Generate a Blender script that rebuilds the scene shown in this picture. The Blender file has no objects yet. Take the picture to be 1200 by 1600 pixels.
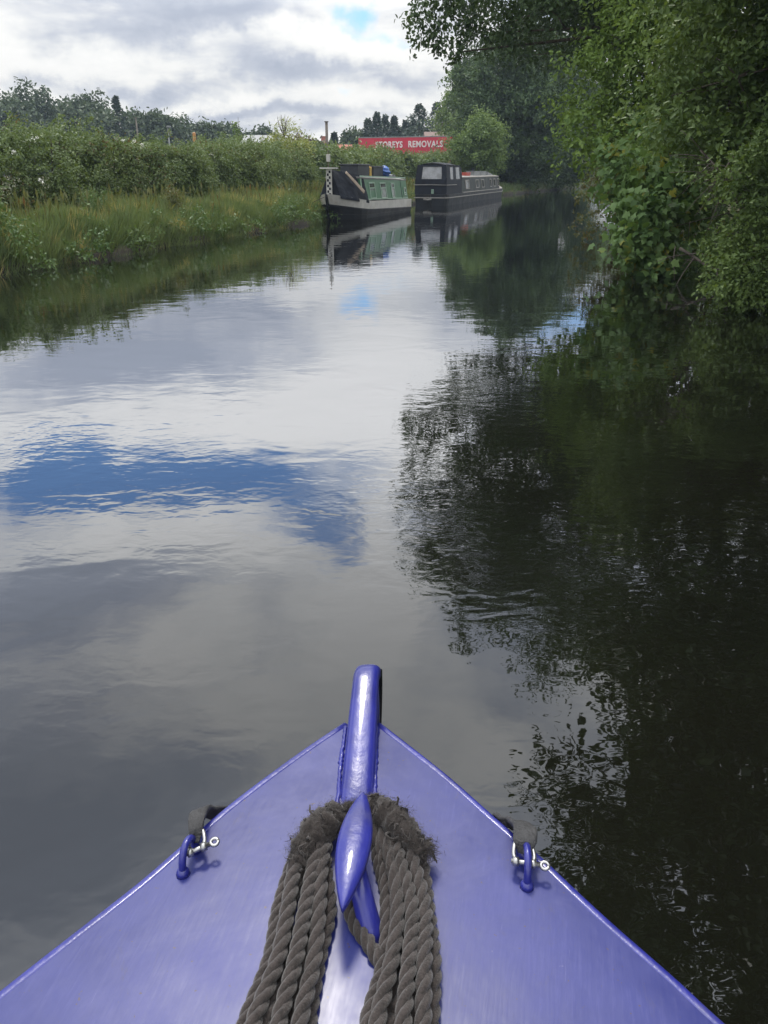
import bpy, bmesh, math, random
import numpy as np
from mathutils import Vector, Matrix
R = math.radians
# ------------------------------------------------------------------ camera
scene = bpy.context.scene
PITCH = R(23.95); F = 1202.0; CAMH = 1.8
cam_d = bpy.data.cameras.new('camera'); cam = bpy.data.objects.new('camera', cam_d)
scene.collection.objects.link(cam); scene.camera = cam
cam.location = (0, 0, CAMH); cam.rotation_euler = (R(90) - PITCH, 0, 0)
cam_d.sensor_fit = 'VERTICAL'; cam_d.sensor_height = 24.0; cam_d.sensor_width = 18.0
cam_d.lens = 24.0 * F / 1600.0
cam_d.clip_start = 0.05; cam_d.clip_end = 5000
scene.view_settings.view_transform = 'Standard'; scene.view_settings.look = 'None'
scene.view_settings.exposure = 0.15; scene.view_settings.gamma = 1.0
scene.view_settings.use_curve_mapping = False
SUN_EL, SUN_AZ = R(60), R(-8)            # azimuth measured from +Y towards +X
CP, SP = math.cos(PITCH), math.sin(PITCH)

def ray(px, py):
    a = (px - 600) / F; b = (800 - py) / F
    return (a, CP + b * SP, -SP + b * CP)
def G(px, py, z=0.0):                    # point on the level plane z seen at a pixel of the photo
    x, y, w = ray(px, py); t = (z - CAMH) / w
    return Vector((x * t, y * t, z))
def P(px, py, Y):                        # point at forward distance Y seen at a pixel
    x, y, w = ray(px, py); t = Y / y
    return Vector((x * t, Y, CAMH + w * t))
def azel(px, py, refl=False):
    x, y, z = ray(px, py)
    if refl: z = -z
    return math.atan2(x, y), math.atan2(z, math.hypot(x, y))

# ------------------------------------------------------------------ node helpers
class NT:
    def __init__(self, tree): self.t = tree; self.n = tree.nodes; self.l = tree.links
    def new(self, typ, **kw):
        nd = self.n.new(typ)
        for k, v in kw.items(): setattr(nd, k, v)
        return nd
    def put(self, sock, v):
        if v is None: return
        if isinstance(v, bpy.types.NodeSocket): self.l.new(v, sock)
        else:
            if isinstance(v, (tuple, list)) and len(v) == 3 and sock.type == 'RGBA': v = (*v, 1)
            sock.default_value = v
    def m(self, op, a, b=None, c=None, clamp=False):
        nd = self.new('ShaderNodeMath', operation=op); nd.use_clamp = clamp
        for i, v in enumerate((a, b, c)): self.put(nd.inputs[i], v)
        return nd.outputs[0]
    def vm(self, op, a, b=None, s=None):
        nd = self.new('ShaderNodeVectorMath', operation=op)
        self.put(nd.inputs[0], a); self.put(nd.inputs[1], b)
        if s is not None: self.put(nd.inputs['Scale'], s)
        return nd.outputs[0]
    def noise(self, vec, scale, detail=3, rough=.5, dist=0, col=False):
        nd = self.new('ShaderNodeTexNoise'); self.put(nd.inputs['Vector'], vec)
        nd.inputs['Scale'].default_value = scale; nd.inputs['Detail'].default_value = detail
        nd.inputs['Roughness'].default_value = rough; nd.inputs['Distortion'].default_value = dist
        return nd.outputs['Color' if col else 'Fac']
    def mr(self, v, a, b, c=0.0, d=1.0, smooth=True):
        nd = self.new('ShaderNodeMapRange'); nd.interpolation_type = 'SMOOTHSTEP' if smooth else 'LINEAR'
        self.put(nd.inputs['Value'], v)
        for k, x in zip(('From Min', 'From Max', 'To Min', 'To Max'), (a, b, c, d)): self.put(nd.inputs[k], x)
        return nd.outputs['Result']
    def mix(self, f, a, b, mode='MIX'):
        nd = self.new('ShaderNodeMix'); nd.data_type = 'RGBA'; nd.blend_type = mode
        self.put(nd.inputs['Factor'], f); self.put(nd.inputs[6], a); self.put(nd.inputs[7], b)
        return nd.outputs[2]
    def ramp(self, f, stops, interp='LINEAR'):
        nd = self.new('ShaderNodeValToRGB'); self.put(nd.inputs[0], f); cr = nd.color_ramp
        cr.interpolation = interp
        while len(cr.elements) < len(stops): cr.elements.new(.5)
        for e, (p, c) in zip(cr.elements, stops):
            e.position = p; e.color = (*c, 1) if isinstance(c, (tuple, list)) else (c, c, c, 1)
        return nd.outputs[0]
    def xyz(self, v):
        nd = self.new('ShaderNodeSeparateXYZ'); self.put(nd.inputs[0], v); return nd.outputs
    def comb(self, x, y, z=0.0):
        nd = self.new('ShaderNodeCombineXYZ')
        for i, v in enumerate((x, y, z)): self.put(nd.inputs[i], v)
        return nd.outputs[0]

# ------------------------------------------------------------------ sky
world = bpy.data.worlds.new("World"); scene.world = world; world.use_nodes = True
w = NT(world.node_tree); w.n.clear()
sky = w.new('ShaderNodeTexSky', sky_type='NISHITA'); sky.sun_disc = False
sky.sun_elevation = SUN_EL; sky.sun_rotation = SUN_AZ; sky.air_density = 1.2; sky.dust_density = .6
tc = w.new('ShaderNodeTexCoord'); gen = tc.outputs['Generated']
gx, gy, gz = w.xyz(gen)
el0 = w.m('ARCTAN2', gz, w.m('SQRT', w.m('ADD', w.m('MULTIPLY', gx, gx), w.m('MULTIPLY', gy, gy))))
az0 = w.m('ARCTAN2', gx, gy)
warp = w.xyz(w.noise(gen, 5.0, 6, .55, 0, True)); warp2 = w.xyz(w.noise(w.vm('ADD', gen, (3, 7, 1)), 16.0, 5, .6, 0, True))
def wob(base, k, amp, amp2):
    a = w.m('MULTIPLY_ADD', w.m('SUBTRACT', warp[k], .5), amp, base)
    return w.m('MULTIPLY_ADD', w.m('SUBTRACT', warp2[k], .5), amp2, a)
azw = wob(az0, 0, .30, .06); elw = wob(el0, 1, .11, .05)
den = w.m('ADD', w.m('MAXIMUM', gz, 0.0), .24)
pv = w.comb(w.m('DIVIDE', gx, den), w.m('DIVIDE', gy, den), 0.0)
n1 = w.noise(w.vm('ADD', pv, (4.3, 1.2, 0)), 1.15, 9, .58, .4)
n2 = w.noise(w.vm('ADD', pv, (1.7, 9.2, 0)), 3.4, 7, .6, .3)
def gauss(px, py, rx, ry, refl=False, wt=1.0):
    a, e = azel(px, py, refl)
    a1, _ = azel(px + rx, py, refl); _, e1 = azel(px, py + ry, refl)
    ra, re = max(abs(a1 - a), .01), max(abs(e1 - e), .006)
    u = w.m('DIVIDE', w.m('SUBTRACT', azw, a), ra); v = w.m('DIVIDE', w.m('SUBTRACT', elw, e), re)
    q = w.m('ADD', w.m('MULTIPLY', u, u), w.m('MULTIPLY', v, v))
    return w.m('MULTIPLY', w.m('EXPONENT', w.m('MULTIPLY', q, -1.0)), wt)
def total(lst):
    s = lst[0]
    for x in lst[1:]: s = w.m('ADD', s, x)
    return s
tone = total([
    gauss(330, 25, 190, 28, wt=-.55), gauss(60, 75, 220, 22, wt=.35), gauss(560, 75, 130, 24, wt=.45),
    gauss(460, 118, 250, 16, wt=-.28), gauss(90, 112, 150, 14, wt=-.2), gauss(220, 160, 260, 14, wt=.5),
    gauss(420, 183, 260, 9, wt=-.25), gauss(640, 150, 120, 22, wt=.3),
    gauss(270, 555, 260, 45, True, -.75), gauss(600, 560, 130, 60, True, .35),
    gauss(250, 640, 330, 42, True, .6), gauss(620, 700, 130, 90, True, .5), gauss(560, 450, 200, 22, True, .5),
    gauss(250, 845, 330, 26, True, .45), gauss(620, 880, 60, 90, True, .45),
    gauss(150, 930, 380, 60, True, -.45), gauss(300, 1010, 120, 40, True, .2), gauss(590, 1000, 60, 90, True, .5),
    gauss(400, 1110, 110, 90, True, .45), gauss(740, 1180, 130, 60, True, .6),
    gauss(100, 1300, 350, 120, True, -.5), gauss(800, 1050, 90, 130, True, -.35)])
cov = w.m('ADD', w.m('MULTIPLY_ADD', w.m('SUBTRACT', n1, .5), 2.5, .60), w.m('MULTIPLY', w.m('SUBTRACT', n2, .5), 1.35))
b = w.m('ADD', cov, w.m('MULTIPLY', tone, 1.05), clamp=True)
lum_el = w.m('MULTIPLY', w.ramp(w.m('DIVIDE', el0, 1.5708), [(0.0, .46), (.06, .45), (.10, .50), (.14, .72), (.20, .98), (.27, .92), (.33, .74), (.45, .66), (1.0, .58)]), w.m('MULTIPLY_ADD', w.mr(el0, .65, 1.2), 2.6, 1.75))
ccol = w.ramp(b, [(0.0, (.52, .57, .68)), (.32, (.66, .70, .79)), (.55, (.88, .90, .93)), (.8, (1.08, 1.08, 1.06)), (1.0, (1.15, 1.14, 1.11))])
ccol = w.mix(1.0, ccol, w.comb(lum_el, lum_el, lum_el), 'MULTIPLY')
blue = total([gauss(250, 740, 330, 46, True, 1.5), gauss(470, 800, 100, 50, True, 1.0), gauss(555, 850, 75, 55, True, .62),
              gauss(60, 750, 130, 40, True, .7), gauss(592, 482, 44, 22, True, .55),
              gauss(598, 14, 32, 28, wt=.46), gauss(590, 46, 60, 9, wt=.34), gauss(880, 520, 90, 60, True, .9), gauss(655, 42, 20, 12, wt=.35),
              gauss(620, 148, 40, 4, wt=.45)])
bl = w.mr(w.m('ADD', blue, w.m('MULTIPLY', w.m('SUBTRACT', n2, .5), 1.1)), .26, 1.2)
bg1 = w.new('ShaderNodeBackground'); w.put(bg1.inputs[0], w.mix(1.0, sky.outputs[0], (.58, .82, 1.12), 'MULTIPLY')); bg1.inputs[1].default_value = .135
bg2 = w.new('ShaderNodeBackground'); w.put(bg2.inputs[0], ccol); bg2.inputs[1].default_value = 1.0
mx = w.new('ShaderNodeMixShader'); w.put(mx.inputs[0], bl); w.l.new(bg2.outputs[0], mx.inputs[1]); w.l.new(bg1.outputs[0], mx.inputs[2])
wo = w.new('ShaderNodeOutputWorld'); w.l.new(mx.outputs[0], wo.inputs[0])
world.cycles.sampling_method = 'MANUAL'; world.cycles.sample_map_resolution = 512

sun_d = bpy.data.lights.new('sun', 'SUN'); sun = bpy.data.objects.new('sun', sun_d); scene.collection.objects.link(sun)
sun_d.energy = 2.0; sun_d.angle = R(10); sun_d.color = (1.0, .95, .86)
sd = Vector((math.sin(SUN_AZ) * math.cos(SUN_EL), math.cos(SUN_AZ) * math.cos(SUN_EL), math.sin(SUN_EL)))
sun.rotation_euler = (-sd).to_track_quat('-Z', 'Y').to_euler()
scene.cycles.max_bounces = 7; scene.cycles.diffuse_bounces = 2; scene.cycles.glossy_bounces = 4
scene.cycles.transmission_bounces = 4; scene.cycles.transparent_max_bounces = 6
scene.cycles.caustics_reflective = False; scene.cycles.caustics_refractive = False
scene.cycles.sample_clamp_indirect = 4.0; scene.cycles.volume_bounces = 0

# ------------------------------------------------------------------ materials
def mat(name):
    m = bpy.data.materials.new(name); m.use_nodes = True; n = NT(m.node_tree)
    return m, n, n.n['Principled BSDF'], n.n['Material Output']
def paint(name, col, rough=.5, vary=.25, scale=6, metallic=0.0, spec=.5, bump=0.0, bscale=40, dirt=None, coat=0.0):
    m, n, p, o = mat(name)
    t = n.new('ShaderNodeTexCoord').outputs['Object']
    f = n.noise(t, scale, 5, .6)
    c = n.mix(n.mr(f, .3, .7), tuple(x * (1 - vary) for x in col), tuple(min(1, x * (1 + vary)) for x in col))
    if dirt:
        f2 = n.noise(n.vm('ADD', t, (5, 5, 5)), scale * .6, 6, .65)
        c = n.mix(n.mr(f2, .52, .72, 0, .8), c, dirt)
    n.put(p.inputs['Base Color'], c)
    n.put(p.inputs['Roughness'], n.mr(f, .2, .8, max(0, rough - .08), min(1, rough + .08)))
    p.inputs['Metallic'].default_value = metallic; p.inputs['Specular IOR Level'].default_value = spec
    p.inputs['Coat Weight'].default_value = coat; p.inputs['Coat Roughness'].default_value = .08
    if bump:
        bp = n.new('ShaderNodeBump'); bp.inputs['Strength'].default_value = bump; bp.inputs['Distance'].default_value = .01
        n.put(bp.inputs['Height'], n.noise(t, bscale, 4, .6)); n.put(p.inputs['Normal'], bp.outputs[0])
    return m
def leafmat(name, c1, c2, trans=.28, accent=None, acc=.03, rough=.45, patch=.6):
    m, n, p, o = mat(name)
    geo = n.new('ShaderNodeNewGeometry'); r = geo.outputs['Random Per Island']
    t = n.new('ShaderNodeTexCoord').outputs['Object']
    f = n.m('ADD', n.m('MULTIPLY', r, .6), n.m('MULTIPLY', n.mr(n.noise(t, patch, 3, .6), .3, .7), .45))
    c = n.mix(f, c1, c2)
    if accent:
        g = n.m('MULTIPLY', n.m('GREATER_THAN', n.m('FRACT', n.m('MULTIPLY', r, 37.7)), 1 - acc * 6), n.mr(n.noise(t, patch * 2.2, 2, .5), .52, .62))
        c = n.mix(g, c, accent)
    n.put(p.inputs['Base Color'], c); p.inputs['Roughness'].default_value = rough
    p.inputs['Specular IOR Level'].default_value = .24
    tr = n.new('ShaderNodeBsdfTranslucent'); n.put(tr.inputs[0], n.mix(1.0, c, (1.25, 1.2, .5), 'MULTIPLY'))
    ms = n.new('ShaderNodeMixShader'); ms.inputs[0].default_value = trans
    n.l.new(p.outputs[0], ms.inputs[1]); n.l.new(tr.outputs[0], ms.inputs[2]); n.l.new(ms.outputs[0], o.inputs[0])
    return m

# water: dark body under a rippled mirror
def water_mat():
    m, n, p, o = mat('canal_water')
    n.n.remove(p)
    pos = n.new('ShaderNodeNewGeometry').outputs['Position']
    big = n.noise(pos, .22, 3, .5); mid = n.noise(n.vm('ADD', pos, (9, 2, 0)), .75, 2, .5)
    amp = n.m('MULTIPLY', n.mr(big, .42, .60, .30, 1.25), n.mr(mid, .36, .62, .25, 1.1))
    dist_ = n.new('ShaderNodeVectorMath', operation='LENGTH'); n.put(dist_.inputs[0], pos)
    amp = n.m('MULTIPLY', amp, n.mr(dist_.outputs['Value'], 2.2, 9, 2.1, .50))      # wavelets thrown by the moving bow die away
    h1 = n.noise(n.vm('MULTIPLY', pos, (1.0, 1.5, 1)), 1.7, 2, .5, .5)
    h2 = n.noise(n.vm('MULTIPLY', pos, (1.0, 1.6, 1)), 4.6, 1.6, .5, .6)
    h3 = n.noise(n.vm('MULTIPLY', pos, (1.0, 1.4, 1)), 15, 1, .5, .4)
    h = n.m('ADD', n.m('MULTIPLY', h1, .0026), n.m('MULTIPLY', amp, n.m('ADD', n.m('MULTIPLY', h2, .0021), n.m('MULTIPLY', h3, .00060))))
    bp = n.new('ShaderNodeBump'); bp.inputs['Strength'].default_value = 1.0; bp.inputs['Distance'].default_value = 1.0
    n.put(bp.inputs['Height'], h)
    fr = n.new('ShaderNodeFresnel'); fr.inputs[0].default_value = 1.34; n.l.new(bp.outputs[0], fr.inputs[1])
    fac = n.m('MULTIPLY', n.m('POWER', fr.outputs[0], .62), 1.0, clamp=True)
    gl = n.new('ShaderNodeBsdfGlossy'); gl.inputs['Roughness'].default_value = .015; n.l.new(bp.outputs[0], gl.inputs['Normal'])
    gl.inputs[0].default_value = (.93, .95, 1.0, 1)
    df = n.new('ShaderNodeBsdfDiffuse')
    n.put(df.inputs[0], n.mix(n.noise(pos, .5, 3), (.004, .005, .0035), (.008, .0075, .005)))
    ms = n.new('ShaderNodeMixShader'); n.put(ms.inputs[0], fac); n.l.new(df.outputs[0], ms.inputs[1]); n.l.new(gl.outputs[0], ms.inputs[2])
    n.l.new(ms.outputs[0], o.inputs[0])
    return m
def ground_mat():
    m, n, p, o = mat('grassy_ground')
    pos = n.new('ShaderNodeNewGeometry').outputs['Position']
    f = n.noise(pos, .6, 6, .6); f2 = n.noise(pos, 9, 5, .7)
    c = n.mix(n.mr(f, .35, .65), (.04, .055, .018), (.085, .08, .034))
    c = n.mix(n.mr(f2, .45, .75), c, (.07, .055, .03))
    z = n.xyz(pos)[2]
    c = n.mix(n.mr(z, .05, .3), (.025, .02, .014), c)
    n.put(p.inputs['Base Color'], c); p.inputs['Roughness'].default_value = .95
    bp = n.new('ShaderNodeBump'); bp.inputs['Distance'].default_value = .05; n.put(bp.inputs['Height'], f2); n.l.new(bp.outputs[0], p.inputs['Normal'])
    return m
def bark_mat(name='bark', c1=(.05, .04, .028), c2=(.12, .10, .075)):
    m, n, p, o = mat(name)
    t = n.new('ShaderNodeTexCoord').outputs['Object']
    f = n.noise(n.vm('MULTIPLY', t, (6, 6, 1.2)), 2.0, 6, .7)
    n.put(p.inputs['Base Color'], n.mix(n.mr(f, .3, .7), c1, c2)); p.inputs['Roughness'].default_value = .9
    bp = n.new('ShaderNodeBump'); bp.inputs['Distance'].default_value = .03; n.put(bp.inputs['Height'], f); n.l.new(bp.outputs[0], p.inputs['Normal'])
    return m
def deck_mat():
    m, n, p, o = mat('blue_deck_paint')
    t = n.new('ShaderNodeNewGeometry').outputs['Position']
    rot = n.new('ShaderNodeVectorRotate'); rot.rotation_type = 'Z_AXIS'; rot.inputs['Angle'].default_value = R(12); n.put(rot.inputs['Vector'], t)
    st = n.noise(n.vm('MULTIPLY', rot.outputs[0], (190, 16, 20)), 1.0, 4, .65)      # brush marks
    bl_ = n.noise(t, 5.5, 5, .6); fine = n.noise(t, 60, 4, .7)
    c = n.mix(n.mr(bl_, .3, .7), (.013, .019, .140), (.018, .026, .178))
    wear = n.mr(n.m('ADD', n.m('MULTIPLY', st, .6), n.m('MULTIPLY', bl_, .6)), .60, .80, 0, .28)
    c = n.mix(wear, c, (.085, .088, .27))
    c = n.mix(n.mr(fine, .70, .78, 0, .5), c, (.26, .24, .34))
    lil_sheen = n.noise(n.vm('ADD', t, (7, 3, 2)), 3.4, 7, .68, .6); c = n.mix(n.mr(lil_sheen, .46, .66, 0, .55), c, (.075, .078, .225))  # broad lilac patches: deck sheen painted into the base colour
    grime = n.noise(n.vm('MULTIPLY', t, (22, 9, 9)), 1.0, 8, .75, .8); c = n.mix(n.mr(grime, .58, .72, 0, .55), c, (.035, .032, .09))
    scr = n.noise(n.vm('MULTIPLY', rot.outputs[0], (520, 22, 30)), 1.0, 3, .7); c = n.mix(n.m('MULTIPLY', n.mr(scr, .70, .76, 0, .5), n.mr(bl_, .45, .6)), c, (.16, .16, .34))
    spk = n.noise(n.vm('ADD', t, (3, 1, 0)), 130, 2, .5)
    c = n.mix(n.mr(spk, .715, .745, 0, .85), c, (.055, .035, .045))
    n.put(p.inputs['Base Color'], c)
    n.put(p.inputs['Roughness'], n.m('ADD', n.m('MULTIPLY', bl_, .62), n.m('MULTIPLY', st, .22), clamp=True))
    p.inputs['Specular IOR Level'].default_value = .55
    p.inputs['Coat Weight'].default_value = .13; n.put(p.inputs['Coat Roughness'], n.mr(bl_, .3, .7, .10, .30))
    bp = n.new('ShaderNodeBump'); bp.inputs['Strength'].default_value = .5; bp.inputs['Distance'].default_value = .0008
    n.put(bp.inputs['Height'], n.m('ADD', n.m('MULTIPLY', st, .22), n.m('MULTIPLY', n.noise(t, 14, 3, .5), 2.2))); n.l.new(bp.outputs[0], p.inputs['Normal'])
    return m

M = dict(
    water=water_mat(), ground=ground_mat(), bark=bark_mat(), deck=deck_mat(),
    gloss_blue=paint('glossy_blue_paint', (.020, .024, .21), .34, .18, 14, coat=.35, bump=.14, bscale=55, dirt=(.05, .052, .17)),
    black_hull=paint('black_hull_paint', (.007, .009, .013), .5, .4, 2.5, spec=.3, dirt=(.035, .03, .027), bump=.3, bscale=12),
    white_trim=paint('old_white_paint', (.52, .51, .48), .45, .12, 3, dirt=(.36, .30, .22)),
    green_side=paint('green_cabin_paint', (.035, .140, .060), .35, .12, 2.0),
    pale_trim=paint('pale_green_trim', (.26, .38, .29), .45, .1, 4),
    tarp=paint('dark_tarpaulin', (.011, .014, .022), .75, .35, 3, spec=.25, bump=.7, bscale=5),
    tan=paint('tan_strip', (.34, .27, .21), .7, .2, 6),
    steel=paint('galvanised_steel', (.42, .42, .42), .42, .15, 40, metallic=1.0),
    dark_glass=paint('dark_window_glass', (.015, .018, .02), .06, .2, 4, spec=.8),
    pale_glass=paint('curtained_window_glass', (.20, .23, .22), .15, .25, 5, spec=.8),
    clear_vinyl=paint('clear_vinyl_window', (.20, .21, .225), .18, .4, 2.2, spec=.7, bump=.6, bscale=3, dirt=(.10, .10, .11)),
    crate=paint('dark_crate', (.022, .026, .035), .5, .3, 6),
    yellow=paint('yellow_plastic', (.55, .36, .07), .5), bluebag=paint('blue_bag', (.03, .10, .33), .5, .5, 14, bump=.9, bscale=14, dirt=(.25, .3, .4)),
    grey_roof=paint('weathered_grey_roof', (.20, .20, .19), .7, .25, 3, dirt=(.32, .30, .27)),
    navy_side=paint('dark_green_cabin', (.008, .014, .013), .5, .3, 2, spec=.3),
    cream=paint('faded_cream_trim', (.20, .19, .175), .5, .2, 3),
    red_lorry=paint('red_lorry_panel', (.50, .022, .055), .5, .12, .5), rust=paint('red_box', (.38, .06, .04), .6),
    white_letter=paint('white_lettering', (.72, .66, .66), .6, .12, 2), tyre=paint('rubber', (.02, .02, .02), .8),
    wood=paint('weathered_pole_wood', (.13, .11, .09), .85, .3, 3), tile=paint('brown_roof_tiles', (.15, .10, .085), .8, .3, 4, bump=.8, bscale=8),
    slate=paint('grey_sheet_roof', (.20, .21, .215), .6, .15, 1.2), brick=paint('red_brick', (.28, .10, .07), .85, .3, 3, bump=.5),
    orange=paint('orange_plastic', (.42, .20, .06), .5), webbing=paint('black_webbing', (.040, .040, .043), .6, .3, 60, bump=.5, bscale=300),
    flower=paint('white_petals', (.8, .8, .74), .6, .1), render_wall=paint('cream_render', (.45, .40, .34), .8),
)
def rope_mat(name, c1, c2):
    m, n, p, o = mat(name)
    t = n.new('ShaderNodeNewGeometry').outputs['Position']
    f = n.noise(t, 90, 5, .7); g = n.noise(t, 420, 4, .7); h = n.noise(t, 14, 3, .6)
    c = n.mix(n.mr(n.m('ADD', n.m('MULTIPLY', f, .5), n.m('MULTIPLY', g, .5)), .36, .62), c1, c2)
    c = n.mix(n.mr(h, .4, .65, 0, .45), c, tuple(x * .8 for x in c2))
    c = n.mix(n.mr(g, .66, .74, 0, .7), c, (.17, .15, .13))
    n.put(p.inputs['Base Color'], c); p.inputs['Roughness'].default_value = .9; p.inputs['Specular IOR Level'].default_value = .25
    p.inputs['Sheen Weight'].default_value = .25; p.inputs['Sheen Roughness'].default_value = .5
    bp = n.new('ShaderNodeBump'); bp.inputs['Strength'].default_value = .9; bp.inputs['Distance'].default_value = .0014
    n.put(bp.inputs['Height'], n.m('ADD', g, f)); n.l.new(bp.outputs[0], p.inputs['Normal'])
    return m
M['rope'] = rope_mat('brown_rope', (.016, .013, .012), (.060, .049, .046))
M['fray'] = rope_mat('frayed_rope', (.016, .013, .012), (.06, .05, .046))

# ------------------------------------------------------------------ object helpers
C = scene.collection
def tag(o, label=None, cat=None, group=None, kind=None):
    if label: o['label'] = label
    if cat: o['category'] = cat
    if group: o['group'] = group
    if kind: o['kind'] = kind
    return o
def empty(name, loc, label, cat, group=None):
    o = bpy.data.objects.new(name, None); C.objects.link(o); o.location = loc; o.empty_display_size = .2
    return tag(o, label, cat, group)
def link(name, me, material, parent=None, smooth=False):
    mats = material if isinstance(material, (list, tuple)) else [material]
    for mm in mats: me.materials.append(mm)
    o = bpy.data.objects.new(name, me); C.objects.link(o)
    if parent is not None:
        o.parent = parent
        pm = parent.location if parent.parent is None else parent.location + parent.parent.location
        base = Vector((0, 0, 0)); q = parent
        while q is not None: base += q.location; q = q.parent
        o.location = -base
    if smooth: me.shade_smooth()
    return o
def npmesh(name, V, faces_flat, sizes):
    me = bpy.data.meshes.new(name); V = np.asarray(V, np.float32)
    me.vertices.add(len(V)); me.vertices.foreach_set('co', V.ravel())
    ff = np.asarray(faces_flat, np.int32); sz = np.asarray(sizes, np.int32)
    me.loops.add(len(ff)); me.loops.foreach_set('vertex_index', ff)
    me.polygons.add(len(sz)); st = np.concatenate([[0], np.cumsum(sz)[:-1]]).astype(np.int32)
    me.polygons.foreach_set('loop_start', st)
    me.update(calc_edges=True); return me
class MB:                                   # collects simple solids into one mesh
    def __init__(self): self.v = []; self.f = []
    def add(self, vs, fs):
        k = len(self.v); self.v += [tuple(x) for x in vs]; self.f += [tuple(i + k for i in f) for f in fs]; return self
    def hexa(self, p):                      # 8 corners: bottom ring then top ring
        return self.add(p, [(3, 2, 1, 0), (4, 5, 6, 7), (0, 1, 5, 4), (1, 2, 6, 5), (2, 3, 7, 6), (3, 0, 4, 7)])
    def box(self, x0, x1, y0, y1, z0, z1, T=lambda q: q):
        return self.hexa([T(Vector(q)) for q in ((x0, y0, z0), (x1, y0, z0), (x1, y1, z0), (x0, y1, z0), (x0, y0, z1), (x1, y0, z1), (x1, y1, z1), (x0, y1, z1))])
    def tube(self, pts, rad, seg=8, cap=True):
        pts = [Vector(p) for p in pts]; n = len(pts)
        rads = rad if isinstance(rad, (list, tuple)) else [rad] * n
        vs = []; prev = None
        for i, p in enumerate(pts):
            t = (pts[min(i + 1, n - 1)] - pts[max(i - 1, 0)]).normalized()
            if prev is None:
                a = t.orthogonal().normalized()
            else:
                a = (prev - t * prev.dot(t))
                a = a.normalized() if a.length > 1e-6 else t.orthogonal().normalized()
            prev = a; b = t.cross(a)
            for k in range(seg):
                an = 2 * math.pi * k / seg; vs.append(p + (a * math.cos(an) + b * math.sin(an)) * rads[i])
        fs = [(i * seg + k, i * seg + (k + 1) % seg, (i + 1) * seg + (k + 1) % seg, (i + 1) * seg + k) for i in range(n - 1) for k in range(seg)]
        if cap: fs += [tuple(range(seg))[::-1], tuple((n - 1) * seg + k for k in range(seg))]
        return self.add(vs, fs)
    def build(self, name, material, parent=None, smooth=False, bevel=0.0):
        me = bpy.data.meshes.new(name); me.from_pydata(self.v, [], self.f); me.update()
        if bevel:
            bm = bmesh.new(); bm.from_mesh(me)
            es = [e for e in bm.edges if len(e.link_faces) == 2 and e.calc_face_angle(0) > .5]
            bmesh.ops.bevel(bm, geom=es, offset=bevel, segments=3, affect='EDGES', profile=.5, clamp_overlap=True)
            bm.to_mesh(me); bm.free()
        bm = bmesh.new(); bm.from_mesh(me); bmesh.ops.recalc_face_normals(bm, faces=bm.faces); bm.to_mesh(me); bm.free()
        o = link(name, me, material, parent)
        if smooth: me.shade_smooth()
        return o
def spline(pts, n):                         # Catmull-Rom through points
    p = [Vector(q) for q in pts]; p = [p[0] * 2 - p[1]] + p + [p[-1] * 2 - p[-2]]
    out = []; segs = len(p) - 3
    for i in range(n):
        u = i / (n - 1) * segs; k = min(int(u), segs - 1); t = u - k
        a, b, c, d = p[k:k + 4]
        out.append(.5 * ((2 * b) + (c - a) * t + (2 * a - 5 * b + 4 * c - d) * t * t + (3 * b - a - 3 * c + d) * t ** 3))
    return out

# ------------------------------------------------------------------ canal plan
FX = np.array([(-80, -38), (-20, -17.4), (0, -11.6), (15, -7.2), (30, -2.9), (46, 1.0), (62, 6.4), (66.4, 9.9), (81, 16.0), (99.6, 25), (108, 40), (113, 80), (116, 300), (1200, 4000)], float)
GX = np.array([(-80, -16), (-20, 2), (0, 4.9), (11, 6.5), (27, 9.2), (46, 14.2), (66, 20), (80, 27.5), (92, 46), (98, 84), (101, 320), (1200, 4300)], float)
fL = lambda y: np.interp(y, FX[:, 0], FX[:, 1])
gR = lambda y: np.interp(y, GX[:, 0], GX[:, 1])
rng = np.random.default_rng(7)
def zl(o): return np.interp(o, [0, .12, .6, 1.5, 3, 6, 12, 30, 90, 600], [-.25, .12, .26, .34, .38, .5, .55, .7, 1.2, 3])
def zr(o): return np.interp(o, [0, .15, 1, 2.5, 6, 15, 60, 600], [-.25, .15, .35, .8, 1.4, 1.8, 2.2, 4])
def build_ground():
    ys = np.concatenate([[-80, -60, -40, -25], np.arange(-15, 130, 1.0), [135, 145, 160, 190, 230, 300, 420, 600, 900, 1400]])
    offs = np.array([1400, 700, 300, 120, 60, 30, 18, 12, 8, 6, 4.5, 3.6, 3, 2.5, 2, 1.5, 1.1, .8, .5, .3, .12, 0])
    wob_ = lambda y, s: .12 * np.sin(y * 1.7 + s) + .09 * np.sin(y * .63 + s * 2)
    V = []; nc = 0
    for y in ys:
        l = fL(y) + wob_(y, 1.0) * (y < 112); r = gR(y) + wob_(y, 4.0) * (y < 96)
        l = min(l, r - 1)
        row = [(l - o, y, zl(o) + (.03 * math.sin(y * 2.3 + o * 5) + .02 * math.sin(y * 5.1 + o)) * (o > .2)) for o in offs]
        row += [(l + .5, y, -1.2), (r - .5, y, -1.2)]
        row += [(r + o, y, zr(o) + (.05 * math.sin(y * 2.1 + o * 3)) * (o > .2)) for o in offs[::-1]]
        nc = len(row); V += row
    fs = []
    for i in range(len(ys) - 1):
        for j in range(nc - 1):
            a = i * nc + j; fs += [a, a + 1, a + nc + 1, a + nc]
    me = npmesh('ground', V, fs, [4] * (len(fs) // 4))
    o = link('ground', me, M['ground'], None, True); tag(o, kind='structure')
build_ground()
me = npmesh('canal_water', [(-400, -70, 0), (400, -70, 0), (400, 400, 0), (-400, 400, 0)], [0, 1, 2, 3], [4])
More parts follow.
